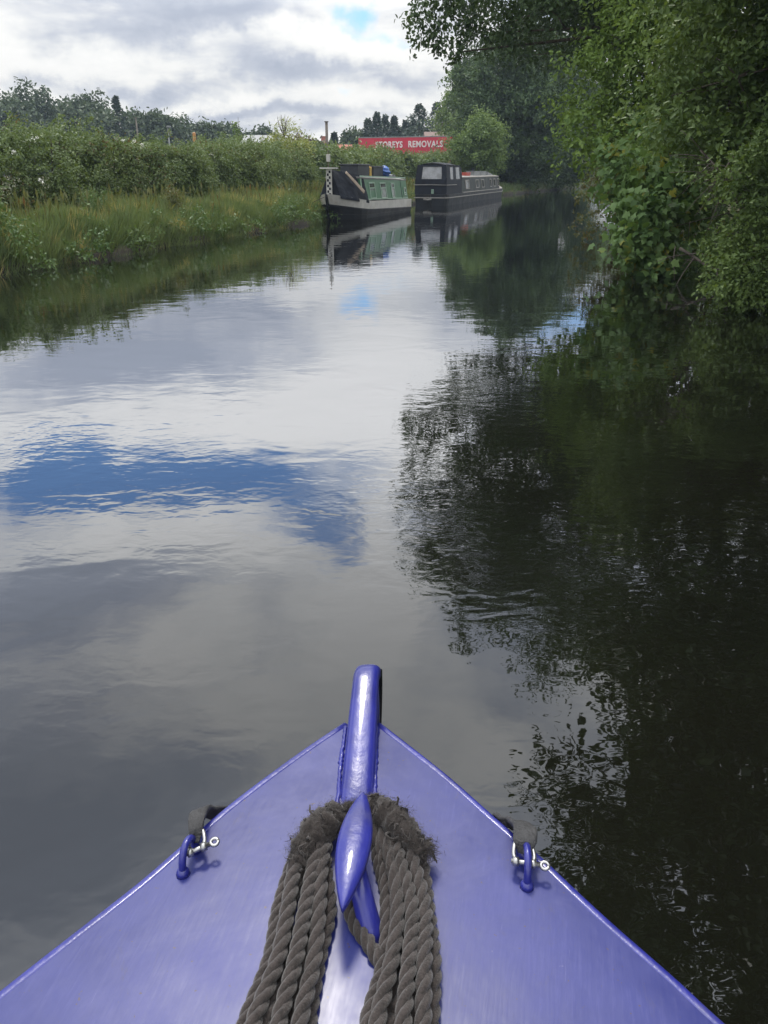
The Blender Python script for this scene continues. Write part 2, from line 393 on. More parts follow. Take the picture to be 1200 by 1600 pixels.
tag(link('canal_water', me, M['water']), kind='structure')

# ------------------------------------------------------------------ foliage
TPL = {
    'small': (np.array([(0, 0, 0), (.5, .27, .07), (1, 0, -.05), (.5, -.27, .07)]), [(0, 2, 1), (0, 3, 2)]),
    'oval': (np.array([(0, 0, 0), (.3, .26, .08), (.72, .2, .04), (1, 0, -.1), (.72, -.2, .04), (.3, -.26, .08)]), [(0, 3, 2, 1), (0, 5, 4, 3)]),
    'maple': (np.array([(.36, 0, .04), (0, 0, 0), (.05, .33, -.02), (.24, .25, .03), (.4, .54, -.05), (.55, .27, .03), (1, .02, -.1), (.55, -.27, .03), (.4, -.54, -.05), (.24, -.25, .03), (.05, -.33, -.02)]),
              [(0, i, i + 1) for i in range(1, 10)] + [(0, 10, 1)]),
    'narrow': (np.array([(0, 0, 0), (.4, .12, .03), (1, 0, -.12), (.4, -.12, .03)]), [(0, 2, 1), (0, 3, 2)]),
}
DENS = 1.9
def unit(a): return a / np.maximum(np.linalg.norm(a, axis=1, keepdims=True), 1e-9)
def leafmesh(name, pos, size, nrm, tan, tpl):
    T, Fs = TPL[tpl]; N = len(pos); k = len(T)
    n = unit(nrm); t = unit(tan - n * np.sum(tan * n, 1, keepdims=True)); s = np.cross(n, t)
    V = pos[:, None, :] + size[:, None, None] * (T[None, :, 0:1] * t[:, None, :] + T[None, :, 1:2] * s[:, None, :] + T[None, :, 2:3] * n[:, None, :])
    ff = np.concatenate([np.array(f) for f in Fs]); base = (np.arange(N) * k)[:, None]
    me = npmesh(name, V.reshape(-1, 3), (base + ff[None]).ravel(), np.tile([len(f) for f in Fs], N))
    return me
def sprays(clumps, leaf, tpl, rg, per=14, flat=.75, droop=.18, keep=None, up=.55, density=1.0):
    """clumps: rows (x,y,z,r,nleaves). Leaves sit along twigs that fan out of each clump."""
    P_, S_, N_, T_ = [], [], [], []
    for (x, y, z, r, nl) in clumps:
        nt = max(3, int(nl * DENS * density / per)); c = np.array((x, y, z))
        d = unit(rg.normal(size=(nt, 3)) * (1, 1, flat) + (0, 0, .12))
        s0 = c + rg.normal(size=(nt, 3)) * r * .28 * (1, 1, flat)
        L = r * rg.uniform(.45, 1.25, nt)[:, None]
        tt = rg.uniform(.15, 1.0, (nt, per)) ** .8
        pos = s0[:, None, :] + d[:, None, :] * (L * tt)[:, :, None]
        pos[:, :, 2] -= droop * r * (tt ** 2) * (1.2 - np.abs(d[:, 2:3]))
        pos += rg.normal(size=pos.shape) * leaf * .55
        pos = pos.reshape(-1, 3); dd = np.repeat(d, per, 0)
        P_.append(pos); N_.append(rg.normal(size=pos.shape) * .6 + dd * .45 + np.array((0, -.25, up * .6)))
        T_.append(dd + rg.normal(size=pos.shape) * .7 + np.array((0, 0, -.35))); S_.append(leaf * rg.uniform(.6, 1.25, len(pos)))
    p, s, n_, t = map(np.concatenate, (P_, S_, N_, T_))
    if keep is not None:
        k = keep(p); p, s, n_, t = p[k], s[k], n_[k], t[k]
    return p, s, n_, t
def foliage(name, clumps, leaf, tpl, material, parent, seed, **kw):
    p, s, n_, t = sprays(clumps, leaf, tpl, np.random.default_rng(seed), **kw)
    return link(name, leafmesh(name, p, s, n_, t, tpl), material, parent)
def above_water(p): return p[:, 2] > .04
def blob_clumps(c, rad, n, r, nl, rg, zmin=None, shell=.55):
    u = unit(rg.normal(size=(n, 3))); q = shell + (1 - shell) * rg.uniform(0, 1, n) ** .5
    q[: n // 5] *= .55
    p = np.array(c) + u * np.array(rad) * q[:, None]
    if zmin is not None: p = p[p[:, 2] > zmin]
    rr = r * rg.uniform(.7, 1.35, len(p))
    return [(a[0], a[1], a[2], b_, nl * (b_ / r) ** 2) for a, b_ in zip(p, rr)]
def limbs(base, top, clumps, r0, rg, nb=14, mb=None):
    mb = mb or MB(); base = Vector(base); top = Vector(top)
    mid = base.lerp(top, .5) + Vector(rg.normal(size=3) * .25)
    tr = spline([base, base.lerp(mid, .5), mid, top], 10)
    mb.tube(tr, [r0 * (1.25 if i == 0 else 1 - .78 * i / 9) for i in range(10)], 9)
    idx = rg.permutation(len(clumps))[:nb]
    for i in idx:
        e = Vector(clumps[i][:3])
        f = min(.95, max(.2, (e.z - base.z) / max(top.z - base.z, .1) * .75)) * 9
        s = tr[int(f)]; rad = r0 * (1 - .078 * f * 1.0) * .34
        m1 = s.lerp(e, .5) + Vector((0, 0, .12 * (e - s).length)) + Vector(rg.normal(size=3) * .13 * (e - s).length)
        pts = spline([s, m1, e], 7)
        mb.tube(pts, [max(.008, rad * (1 - .85 * k / 6)) for k in range(7)], 6)
        for _ in range(3):
            k = rg.integers(2, 6); d = Vector(unit(rg.normal(size=(1, 3)))[0]) * clumps[i][3] * 1.1
            mb.tube([pts[k], pts[k] + d * .5 + Vector((0, 0, .05)), pts[k] + d], [max(.006, rad * .3), max(.005, rad * .2), .004], 5)
    return mb
def tree(name, label, cat, base, crown_c, crown_r, n, cr, nl, leaf, tpl, m, seed, trunk_r=.2, group=None, zmin=None, nb=14, extra=(), shell=.55, top=None, **kw):
    rg = np.random.default_rng(seed)
    t = empty(name, Vector(base), label, cat, group)
    cl = blob_clumps(crown_c, crown_r, n, cr, nl, rg, zmin, shell) + list(extra)
    tp = top or (crown_c[0], crown_c[1], crown_c[2] + crown_r[2] * .45)
    limbs(base, tp, cl, trunk_r, rg, nb).build('trunk', M['bark'], t, True)
    foliage('crown', cl, leaf, tpl, m, t, seed + 1, **kw)
    return t
LM = dict(
    bright=leafmat('bright_leaves', (.095, .170, .042), (.25, .36, .085)),
    mid=leafmat('mid_green_leaves', (.070, .125, .040), (.190, .270, .085)),
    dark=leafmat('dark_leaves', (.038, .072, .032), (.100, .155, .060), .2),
    syc=leafmat('sycamore_leaves', (.08, .155, .055), (.20, .31, .10), accent=(.30, .30, .05), acc=.035, patch=1.1),
    brown=leafmat('hawthorn_leaves', (.075, .095, .038), (.185, .19, .08), accent=(.16, .09, .03), acc=.05),
    hedge=leafmat('hedge_leaves', (.090, .138, .056), (.165, .22, .085), accent=(.14, .10, .04), acc=.025, patch=.35),
    far=leafmat('distant_leaves', (.042, .068, .036), (.078, .110, .054), .15, patch=.15),
    conifer=leafmat('conifer_needles', (0.026, 0.046, 0.032), (0.051, 0.080, 0.051), .08),
    willow=leafmat('willow_leaves', (0.174, 0.217, 0.072), (0.348, 0.377, 0.131)),
    copper=leafmat('copper_leaves', (0.051, 0.032, 0.032), (0.109, 0.065, 0.058), .15),
    grass=leafmat('bank_grass_blades', (.10, .155, .065), (.20, .25, .115), .3, accent=(.42, .36, .17), acc=.08, patch=.5),
    weed=leafmat('bank_weed_leaves', (.065, .125, .045), (.13, .195, .070), patch=.8),
)
TPL['blade'] = (np.array([(0, .013, 0), (0, -.013, 0), (.55, -.014, .02), (.55, .014, .02), (1, 0, .22)]), [(0, 1, 2, 3), (3, 2, 4)])
TPL['stalk'] = (np.array([(0, .008, 0), (0, -.008, 0), (.78, -.007, 0), (.78, .007, 0), (.88, .03, .01), (.88, -.03, .01), (1, 0, 0)]), [(0, 1, 2, 3), (3, 2, 5, 6, 4)])
def zof(x, y):
    return np.where(x < fL(y), zl(np.maximum(fL(y) - x, 0)), zr(np.maximum(x - gR(y), 0)))
def blades(name, x, y, h, m, seed, lean=.35, tpl='blade', parent=None, toward=None):
    rg = np.random.default_rng(seed); n = len(x)
    pos = np.stack([x, y, zof(x, y) - .03], 1)
    tan = np.stack([rg.normal(size=n) * lean, rg.normal(size=n) * lean, np.ones(n)], 1)
    if toward is not None: tan[:, 0] += toward
    nrm = np.stack([rg.normal(size=n), rg.normal(size=n), .15 * np.ones(n)], 1)
    return link(name, leafmesh(name, pos, h, nrm, tan, tpl), m, parent)

# ---- left bank grass: tall verge by the water, short towpath behind
rg = np.random.default_rng(11)
def strip(n, y0, y1, o0, o1, pw=1.0):
    y = y0 + (y1 - y0) * rg.uniform(0, 1, n) ** 1.0; o = o0 + (o1 - o0) * rg.uniform(0, 1, n) ** pw
    return fL(y) - o + .12 * np.sin(y * 2.1) * (o < 1), y, o
clump = lambda x, y: .5 + .5 * np.sin(x * 2.3 + 1.3 * np.sin(y * 1.9)) * np.sin(y * 1.4 + 2 * np.sin(x * .8))
xs, ys_, hs = [], [], []
for (n, y0, y1, o0, o1, ha, hb) in ((30000, 8, 34, -.22, .7, .4, .8), (60000, 8, 34, -.1, 2.5, .4, .95), (22000, 8, 45, 2.2, 5.0, .10, .28), (14000, 34, 66, -.05, 3.0, .3, .65), (14000, 60, 110, -.1, 5, .3, .75)):
    x, y, o = strip(n, y0, y1, o0, o1)
    k = clump(x, y); h = (ha + (hb - ha) * (.6 * k + .4 * rg.uniform(0, 1, n))) * np.clip(.55 + o * .9, .5, 1) if hb > .3 else ha + (hb - ha) * rg.uniform(0, 1, n)
    sel = rg.uniform(0, 1, n) < (.45 + .55 * k)
    xs.append(x[sel]); ys_.append(y[sel]); hs.append(h[sel])
g = blades('verge_grass', np.concatenate(xs), np.concatenate(ys_), np.concatenate(hs), LM['grass'], 12, toward=.12); tag(g, 'tall green and straw coloured grass along the left canal bank', 'grass', kind='stuff')
x, y, o = strip(1500, 9, 60, .5, 3.0)
g = blades('seeding_grass', x, y, rg.uniform(.7, 1.15, len(x)), LM['brown'], 13, .16, 'stalk'); tag(g, 'brown seeding grass stalks standing above the left verge', 'grass', kind='stuff')
# waterside weeds hanging over the edge
cl = []
for y in np.arange(8, 36, .30):
    for _ in range(1):
        o = rg.uniform(-.35, .9); cl.append((fL(y) - o, y + rg.uniform(-.2, .2), rg.uniform(.12, .5) + (o > .4) * .2, rg.uniform(.22, .42), 70))
for y in np.arange(8, 16.0, .3):
    cl.append((fL(y) - rg.uniform(.2, 1.3), y, rg.uniform(.5, 1.0), .42, 110))
for y in np.arange(36, 112, .8):
    cl.append((fL(y) - rg.uniform(-.3, 1.2), y, rg.uniform(.2, .6), rg.uniform(.35, .6), 60))
g = foliage('bank_weeds', cl, .085, 'oval', LM['weed'], None, 21, keep=above_water, per=9, flat=1.0, droop=.3); tag(g, 'nettles and leafy weeds overhanging the water on the left bank', 'weeds', kind='stuff')
# right bank low weeds
cl = []
for y in np.arange(3, 60, .5):
    cl.append((gR(y) + rg.uniform(-.2, 1.2), y, rg.uniform(.3, .9), rg.uniform(.3, .6), 70))
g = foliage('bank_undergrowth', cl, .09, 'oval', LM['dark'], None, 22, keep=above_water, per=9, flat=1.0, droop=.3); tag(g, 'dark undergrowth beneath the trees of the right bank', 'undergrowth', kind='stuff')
# tall waterside plants at the left edge of the photo
def plant(name, label, cat, base, h, n, leaf, tpl, m, seed, spread=.3, group=None):
    rg_ = np.random.default_rng(seed); t = empty(name, Vector(base), label, cat, group); mb = MB(); cl = []
    for i in range(n):
        e = Vector(base) + Vector((rg_.normal() * spread, rg_.normal() * spread, h * rg_.uniform(.7, 1)))
        b = Vector(base) + Vector((rg_.normal() * spread * .4, rg_.normal() * spread * .4, -.02))
        mid = b.lerp(e, .5) + Vector((rg_.normal() * .05, rg_.normal() * .05, 0))
        mb.tube([b, mid, e], [.008, .006, .003], 5)
        for q in np.linspace(.3, 1, 6): p_ = b.lerp(e, q); cl.append((p_.x, p_.y, p_.z, .16 * (1.3 - q * .7), 14))
    mb.build('stem', LM['weed'], t, True)
    foliage('leaves', cl, leaf, tpl, m, t, seed, per=5)
    return t
plant('tall_weed', 'tall bushy weed rising from the bank at the left edge of the photo', 'plant', (fL(15.6) - .7, 15.6, .25), 1.35, 14, .10, 'narrow', LM['weed'], 31, .22)
plant('tall_weed', 'slender weed standing among straw coloured grass in mid verge', 'plant', (fL(23.5) - 1.2, 23.5, .3), 1.15, 9, .09, 'narrow', LM['brown'], 32, .2)
plant('tall_weed', 'pointed green weed in front of the dark part of the hedge', 'plant', (fL(20.5) - 1.6, 20.5, .33), 1.05, 9, .09, 'narrow', LM['weed'], 33, .2)

# ---- hedge
hd = empty('hedge', Vector((fL(30) - 5, 30, 0)), 'long overgrown hedge behind the towpath on the left bank', 'hedge')
cl = []; clf = []; rg = np.random.default_rng(5)
for y in np.arange(2, 84, .34):
    top = 2.55 + .20 * math.sin(y * .55) + .13 * math.sin(y * 1.7 + 1) + .20 * min(1, max(0, (y - 36) / 6))
    xb = fL(y) - 3.9 - (.8 if y > 40 else 0) + .25 * math.sin(y * .9) + .2 * math.sin(y * 2.3)
    far = y > 45
    for _ in range(11 if not far else 6):
        q = rg.uniform(0, 1)
        if q < .5: off, z = rg.uniform(0, .5), rg.uniform(.15, top - .3)
        else: off, z = rg.uniform(.3, 3.0), top - rg.uniform(.05, .5) - .12 * max(0, 1 - 0)
        r = rg.uniform(.28, .5) * (1.25 if far else 1)
        slope = .45 * (z / top) ** 3
        (clf if far else cl).append((xb - off - slope, y + rg.uniform(-.3, .3), z + .15, r, (150 if not far else 80)))
    for _ in range(3): (clf if far else cl).append((xb - rg.uniform(.3, 1.6), y + rg.uniform(-.2, .2), rg.uniform(.3, 1.6), .45, 130))
    if rg.uniform() < .5:
        cl.append((xb - rg.uniform(.3, 2.4), y, top + .2 + rg.uniform(0, .25), .16, 26))
    if int(y * 3) % 3 == 0 and y < 40:
        b_ = Vector((xb - .9, y, .35)); MB().tube([b_, b_ + Vector((.1, rg.normal() * .2, 1.1)), b_ + Vector((.4, rg.normal() * .4, 2.2))], [.04, .03, .012], 5).build('stem', M['bark'], hd)
foliage('foliage', cl, .085, 'oval', LM['hedge'], hd, 6, per=10, flat=.9, droop=.25)
foliage('far_foliage', clf, .19, 'oval', LM['hedge'], hd, 7, per=10, flat=.9, droop=.25)
fl = []
for (px, py, Y) in ((55, 214, 21.5), (192, 219, 27), (210, 222, 28), (64, 283, 19.5), (222, 226, 28), (20, 240, 20), (330, 240, 34)):
    p_ = P(px, py, Y - 1.2); fl.append((p_.x, p_.y, p_.z, .05, 14))
foliage('blossom', fl, .045, 'oval', M['flower'], hd, 9, per=7)

# ---- willow-like light bush, thin sapling, copper tree
def bush(name, label, cat, px, ytop, Y, hw, m, seed, n=26, leaf=.12, tpl='oval', nl=130, base=.4, group=None, cr=None, **kw):
    c = P(px, ytop, Y); hwm = hw * (Y * CP + .7) / F; H = c.z - base
    return tree(name, label, cat, (c.x, Y, base - .1), (c.x, Y, base + H * .52), (hwm * .85, hwm * .85, H * .42), n, cr or hwm * .42, nl, leaf, tpl, m, seed, trunk_r=max(.05, H * .022), group=group, nb=8, **kw)
bush('willow_bush', 'pale yellow green willow bush rising out of the hedge', 'bush', 447, 193, 46, 36, LM['willow'], 41, tpl='narrow', leaf=.22, n=26, nl=120)
tw = MB()
for k in range(9):
    a = P(445, 215, 46); e = P(445 + rng.uniform(-12, 14), 176 + rng.uniform(0, 9), 46); tw.tube([a, a.lerp(e, .6) + Vector((rng.normal() * .05, 0, 0)), e], [.025, .015, .006], 5)
tag(tw.build('bare_twigs', M['bark']), 'bare twigs sticking up above the pale willow bush', 'twigs')
bush('copper_tree', 'dark copper leaved tree between the willow bush and the wooden pole', 'tree', 476, 199, 88, 24, LM['copper'], 42, leaf=.3, n=18, nl=70)
sp = P(370, 222, 44); t_ = empty('sapling', Vector((sp.x, 44, .4)), 'thin sapling standing above the hedge left of the grey roof', 'sapling')
mb = MB(); top_ = P(372, 183, 44); mb.tube([Vector((sp.x, 44, .4)), Vector((sp.x + .05, 44, 2.5)), top_], [.03, .02, .008], 6); mb.build('trunk', M['bark'], t_)
foliage('crown', [(sp.x, 44, 2.9 + k * .2, .28 - .03 * k, 26) for k in range(6)], .12, 'oval', LM['mid'], t_, 43, per=6)

# ---- distant trees, left horizon
GRP_FAR = 'trees along the left horizon'
far_left = [  # px, top y, half width px, Y, label, airy
    (40, 124, 46, 118, 'tallest airy tree of the left horizon, sky showing through its top', 1),
    (-40, 140, 60, 125, 'broad tree on the horizon cut by the left edge of the photo', 0),
    (14, 165, 52, 112, 'rounded tree low in front of the airy tree at the far left', 0),
    (88, 156, 34, 122, 'dark tree on the right shoulder of the airy tree', 0),
    (122, 150, 42, 116, 'domed dark tree between the airy tree and the pine', 0),
    (155, 182, 40, 110, 'low dark tree just left of the lone pine', 0),
    (212, 178, 34, 118, 'dark flat topped tree just right of the lone pine', 0),
    (250, 163, 26, 116, 'pointed leafy tree at the middle of the left horizon', 0),
    (285, 184, 32, 124, 'rounded tree above the white lamp post', 0),
    (318, 190, 30, 120, 'small rounded tree above the orange marker post', 0),
    (350, 194, 30, 128, 'low tree left of the grey sheet roof', 0),
    (404, 197, 27, 130, 'dark umbrella shaped tree behind the grey sheet roof', 0)]
for i, (px, ty, hw, Y, lab, airy) in enumerate(far_left):
    if airy: bush('broadleaf_tree', lab, 'tree', px, ty, Y, hw, LM['far'], 60 + i, n=70, leaf=.5, nl=40, base=.8, group=GRP_FAR, cr=.95, shell=.75)
    else: bush('broadleaf_tree', lab, 'tree', px, ty, Y, hw, LM['far'], 60 + i, n=44, leaf=.55, nl=120, base=.8, group=GRP_FAR)
def conifer(label, px, ty, hw, Y, seed, group=None, base=.8, ragged=.26, m='conifer', steps=20, tpl='narrow'):
    rg_ = np.random.default_rng(seed); c = P(px, ty, Y); H = c.z - base; hwm = hw * (Y * CP) / F
    t = empty('conifer_tree', Vector((c.x, Y, base - .1)), label, 'conifer', group)
    mb = MB(); mb.tube([(c.x, Y, base - .2), (c.x, Y, base + H * .6), (c.x, Y, base + H)], [H * .02, H * .012, .02], 7)
    n = 4200; q = rg_.uniform(0, 1, n) ** 1.35; an = rg_.uniform(0, 2 * math.pi, n)
    lump = 1 + ragged * 1.6 * np.sin(q * 34 + 2.2 * np.sin(an + seed)) + ragged * np.sin(an * 3 + q * 9 + seed)
    rad = hwm * ((1 - q) ** .95 + .03) * lump * rg_.uniform(.35, 1.0, n) ** .5
    pos = np.stack([c.x + np.cos(an) * rad, Y + np.sin(an) * rad, base + H * (.06 + .94 * q) - rad * .22], 1)
    out = np.stack([np.cos(an), np.sin(an), -.25 + 0 * an], 1)
    mb.build('trunk', M['bark'], t)
    link('crown', leafmesh('crown', pos, rg_.uniform(.22, .5, n), rg_.normal(size=(n, 3)) * .5 + np.array((0, -.3, .8)), out + rg_.normal(size=(n, 3)) * .35, 'small'), LM[m], t)
    return t
conifer('lone ragged pine rising above the trees of the left horizon', 180, 151, 22, 112, 81, GRP_FAR, ragged=.42)
GC = 'conifers behind the red lorry'
for i, (px, ty, hw, Y, lab) in enumerate([
    (522, 208, 5, 105, 'thin dark cypress left of the pale poplar'),
    (575, 186, 12, 122, 'pale conifer leftmost above the red lorry'),
    (589, 176, 9, 120, 'pointed conifer above the first word of the lorry lettering'),
    (602, 180, 8, 124, 'middle slim conifer of the pale trio above the lorry'),
    (616, 182, 9, 121, 'right slim conifer of the pale trio above the lorry'),
    (634, 188, 12, 125, 'short conifer in the dip between slim and dark ones'),
    (655, 162, 17, 118, 'dark dense conifer above the gap in the lorry lettering'),
    (683, 160, 15, 122, 'dark conifer just above the brown tiled roof'),
    (704, 150, 16, 116, 'dark conifer touching the big canalside tree')]):
    conifer(lab, px, ty, hw * 2.9, Y, 90 + i, GC)
for i, (px, ty, hw, Y, lab) in enumerate([
    (545, 203, 14, 112, 'pale grey green tree right of the thin cypress'),
    (562, 200, 16, 126, 'low tree behind the left end of the red lorry'),
    (500, 228, 16, 100, 'small round tree at the foot of the wooden pole'),
    (640, 194, 34, 132, 'low tree mass behind the middle of the red lorry'),
    (600, 197, 30, 134, 'low tree mass behind the slim conifers'),
    (700, 190, 22, 108, 'rounded tree behind the right end of the red lorry')]):
    bush('broadleaf_tree', lab, 'tree', px, ty, Y, hw, LM['far'], 110 + i, n=30, leaf=.5, nl=110, base=.8)

# ---- trees behind the boats
bush('round_bush', 'light green rounded bush behind the bow of the black narrowboat', 'bush', 752, 168, 67, 40, LM['mid'], 121, leaf=.16, n=46, nl=260)
tree('canalside_tree', 'tall dark tree behind the light rounded bush on the left bank', 'tree', (11.5, 76, .3), (11.3, 75, 6.7), (5.4, 4.6, 6.6), 190, 1.15, 290, .24, 'oval', LM['dark'], 122, trunk_r=.32, zmin=.4)
tree('canalside_tree', 'dark tree hanging low over the bend of the canal', 'tree', (16.5, 86, .3), (16.8, 84, 6.8), (5.2, 4.4, 6.8), 160, 1.1, 240, .22, 'oval', LM['dark'], 123, trunk_r=.32, zmin=.4)
tree('canalside_tree', 'mid green tree behind the grassy end of the left bank', 'tree', (24, 104, .5), (23, 103, 6.2), (6, 5, 6.0), 60, 1.4, 170, .26, 'oval', LM['mid'], 124, trunk_r=.3, zmin=.8)
tree('canalside_tree', 'farthest tree closing the view at the canal bend', 'tree', (38, 122, .5), (37, 121, 6.6), (9, 5, 6.4), 60, 1.9, 170, .34, 'oval', LM['far'], 125, trunk_r=.3, zmin=.8)
tree('canalside_tree', 'tree standing behind the black narrowboat and the rounded bush', 'tree', (9, 96, .5), (9.3, 95, 6.2), (3.6, 4, 5.2), 60, 1.3, 220, .3, 'oval', LM['mid'], 126, trunk_r=.3, zmin=1)
for i, (px, ty, Y, hw, m, lab) in enumerate([
    (815, 268, 80, 11, 'mid', 'small bush on the bank just past the bow of the black narrowboat'),
    (838, 262, 84, 14, 'dark', 'dark low bush under the big tree by the canal bend'),
    (872, 238, 98, 20, 'mid', 'feathery green bush by the canal bend'),
    (905, 246, 104, 22, 'bright', 'light bush above the yellow grassy bank at the bend')]):
    bush('waterside_bush', lab, 'bush', px, ty, Y, hw, LM[m], 130 + i, n=20, leaf=.17, nl=110, base=.3)

# ---- right bank
def pclumps(rows, rg_, jit=.25):
    out = []
    for (px, py, Y, r, nl) in rows:
        c = P(px, py, Y) + Vector(rg_.normal(size=3) * jit * r); out.append((c.x, c.y, max(c.z, .12), r * rg_.uniform(.8, 1.2), nl))
    return out
def handtree(name, label, cat, base, rows, leaf, tpl, m, seed, tr=.12, top=None, nb=12, more=(), **kw):
    rg_ = np.random.default_rng(seed); t = empty(name, Vector(base), label, cat); cl = pclumps(rows, rg_) + list(more)
    if top is None: top = Vector(base) + Vector((0, 0, 3))
    limbs(base, top, cl, tr, rg_, nb).build('trunk', M['bark'], t, True)
    foliage('crown', cl, leaf, tpl, m, t, seed + 1, keep=above_water, **kw)
    return t
rr = np.random.default_rng(77)
# near bush at the right edge
rows = []
for py in range(235, 480, 26):
    xl = 1150 - 28 * min(1, max(0, (py - 330) / 60)) + (12 if py > 440 else 0)
    for px in np.arange(xl + 12, 1420, 34):
        rows.append((px + rr.uniform(-8, 8), py + rr.uniform(-8, 8), 11.6 - .5 * (py > 380) + rr.uniform(-.3, .5), .32, 190))
handtree('elder_bush', 'dense small leaved bush reaching the water at the right edge', 'bush', (7.4, 12.3, .3), rows, .070, 'oval', LM['mid'], 200, .07, Vector((7.2, 12.2, 2.6)), per=11, flat=.8)
# sycamore shrub with big leaves
rows = []
for (px, py, Y, r, n) in [(975, 245, 16.5, .4, 42), (990, 262, 16, .42, 46), (1012, 250, 16.6, .45, 46), (985, 290, 15.8, .45, 50), (975, 315, 15.8, .4, 42), (1000, 312, 15.4, .45, 50), (1030, 295, 15.6, .45, 50), (1060, 290, 15.6, .45, 46), (1085, 285, 15.8, .4, 40),
        (1000, 345, 15.2, .42, 46), (1035, 335, 15.4, .42, 46), (1060, 325, 15.8, .42, 40), (985, 365, 15.2, .34, 34), (1010, 380, 15.0, .4, 44), (1040, 375, 15.6, .4, 36), (995, 395, 15, .28, 26), (1020, 405, 14.9, .34, 36), (1050, 400, 15.4, .36, 30), (1035, 418, 14.8, .25, 22),
        (1080, 330, 17, .5, 40), (1100, 350, 17.2, .5, 40), (1085, 385, 17, .5, 36), (1045, 255, 17, .5, 46), (1080, 245, 17, .5, 46), (1110, 260, 17, .5, 46), (1030, 220, 17.4, .5, 46), (1000, 215, 17.6, .45, 40)]:
    rows += [(px, py, Y, r, n * 1.5), (px + 14, py + 8, Y + .8, r, n)]
handtree('sycamore_shrub', 'big leaved sycamore shrub with yellowing tips beside the small leaved bush', 'shrub', (8.0, 17.0, .5), rows, .165, 'maple', LM['syc'], 210, .09, Vector((7.4, 16.6, 3)), per=7, flat=.55, up=.9, droop=.35)
# hawthorn further along
rows = []
for py in range(225, 392, 18):
    xl = 930 + max(0, 330 - py) * .25 + max(0, py - 345) * 1.4
    for px in np.arange(xl, 1090, 26):
        rows.append((px + rr.uniform(-6, 6), py + rr.uniform(-6, 6), 22.5 - (px - 930) * .018 + rr.uniform(-.4, .6), .48, 120))
handtree('hawthorn_bush', 'brownish twiggy hawthorn bush overhanging the water beyond the sycamore', 'bush', (9.6, 23.5, .5), rows, .085, 'oval', LM['brown'], 220, .09, Vector((9.4, 23.3, 3.2)), per=10)
# mid tree mass with light green sprays
def mass(polyx, y0, y1, step, Y0, dY, r, n, rg_):
    out = []
    for py in np.arange(y0, y1, step):
        xl, xr = np.interp(py, polyx[0], polyx[1]), np.interp(py, polyx[0], polyx[2])
        for px in np.arange(xl, xr, step * 1.15):
            out.append((px + rg_.uniform(-8, 8), py + rg_.uniform(-8, 8), Y0 + dY * rg_.uniform(-.5, .5) - (py - y0) * .004, r, n))
    return out
rows = mass(((-60, 60, 100, 150, 200, 260), (1000, 960, 915, 905, 915, 935), (1150, 1120, 1110, 1100, 1080, 1060)), -50, 262, 27, 20.5, 2.6, .62, 150, rr)
handtree('ash_tree', 'light green spreading tree above the hawthorn on the right bank', 'tree', (11.2, 22.5, .8), rows, .11, 'oval', LM['bright'], 230, .22, Vector((10.5, 22, 6)), nb=22, per=12, droop=.3, up=.8)
rows = mass(((-60, 60, 120, 240), (1040, 1060, 1040, 1080), (1420, 1420, 1420, 1420)), -50, 262, 30, 14.6, 2.2, .52, 150, rr)
handtree('alder_tree', 'dark leafy tree filling the upper right corner', 'tree', (9.2, 15.2, .8), rows, .10, 'oval', LM['mid'], 240, .2, Vector((9.0, 15.0, 5.5)), nb=22, per=12, droop=.3, up=.7)
# big overhanging tree
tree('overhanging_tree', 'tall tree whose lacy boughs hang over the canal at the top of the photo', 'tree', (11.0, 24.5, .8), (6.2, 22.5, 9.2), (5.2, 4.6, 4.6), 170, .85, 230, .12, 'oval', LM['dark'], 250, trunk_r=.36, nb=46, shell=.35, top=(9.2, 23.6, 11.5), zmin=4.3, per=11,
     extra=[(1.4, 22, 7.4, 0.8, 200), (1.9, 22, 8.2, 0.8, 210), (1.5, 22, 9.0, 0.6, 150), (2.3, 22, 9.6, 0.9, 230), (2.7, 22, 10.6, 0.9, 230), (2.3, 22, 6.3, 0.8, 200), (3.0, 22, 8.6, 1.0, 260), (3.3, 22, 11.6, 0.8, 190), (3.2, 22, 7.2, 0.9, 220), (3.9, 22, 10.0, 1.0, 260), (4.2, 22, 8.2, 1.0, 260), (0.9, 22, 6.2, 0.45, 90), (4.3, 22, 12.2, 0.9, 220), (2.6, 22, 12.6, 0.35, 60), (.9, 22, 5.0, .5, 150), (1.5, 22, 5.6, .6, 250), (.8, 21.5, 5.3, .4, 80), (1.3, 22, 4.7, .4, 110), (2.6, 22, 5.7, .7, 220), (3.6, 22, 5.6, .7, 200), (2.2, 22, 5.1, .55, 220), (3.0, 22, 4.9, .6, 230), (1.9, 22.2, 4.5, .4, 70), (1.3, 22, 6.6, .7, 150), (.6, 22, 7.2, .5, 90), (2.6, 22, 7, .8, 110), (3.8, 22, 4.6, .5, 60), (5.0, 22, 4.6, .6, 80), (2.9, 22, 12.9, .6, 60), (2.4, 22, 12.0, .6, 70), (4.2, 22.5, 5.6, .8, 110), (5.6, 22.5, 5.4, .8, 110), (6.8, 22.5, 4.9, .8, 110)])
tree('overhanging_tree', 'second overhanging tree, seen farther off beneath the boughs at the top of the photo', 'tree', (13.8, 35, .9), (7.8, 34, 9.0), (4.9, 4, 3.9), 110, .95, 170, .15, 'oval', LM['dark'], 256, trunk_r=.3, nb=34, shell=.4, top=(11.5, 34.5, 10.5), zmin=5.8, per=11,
     extra=[(3.2, 34, 6.4, .7, 150), (4.2, 34, 6.0, .7, 150), (5.3, 34, 5.8, .7, 150), (6.6, 34, 5.9, .8, 170), (2.6, 34, 7.4, .7, 130), (3.6, 34, 7.6, .8, 170)])
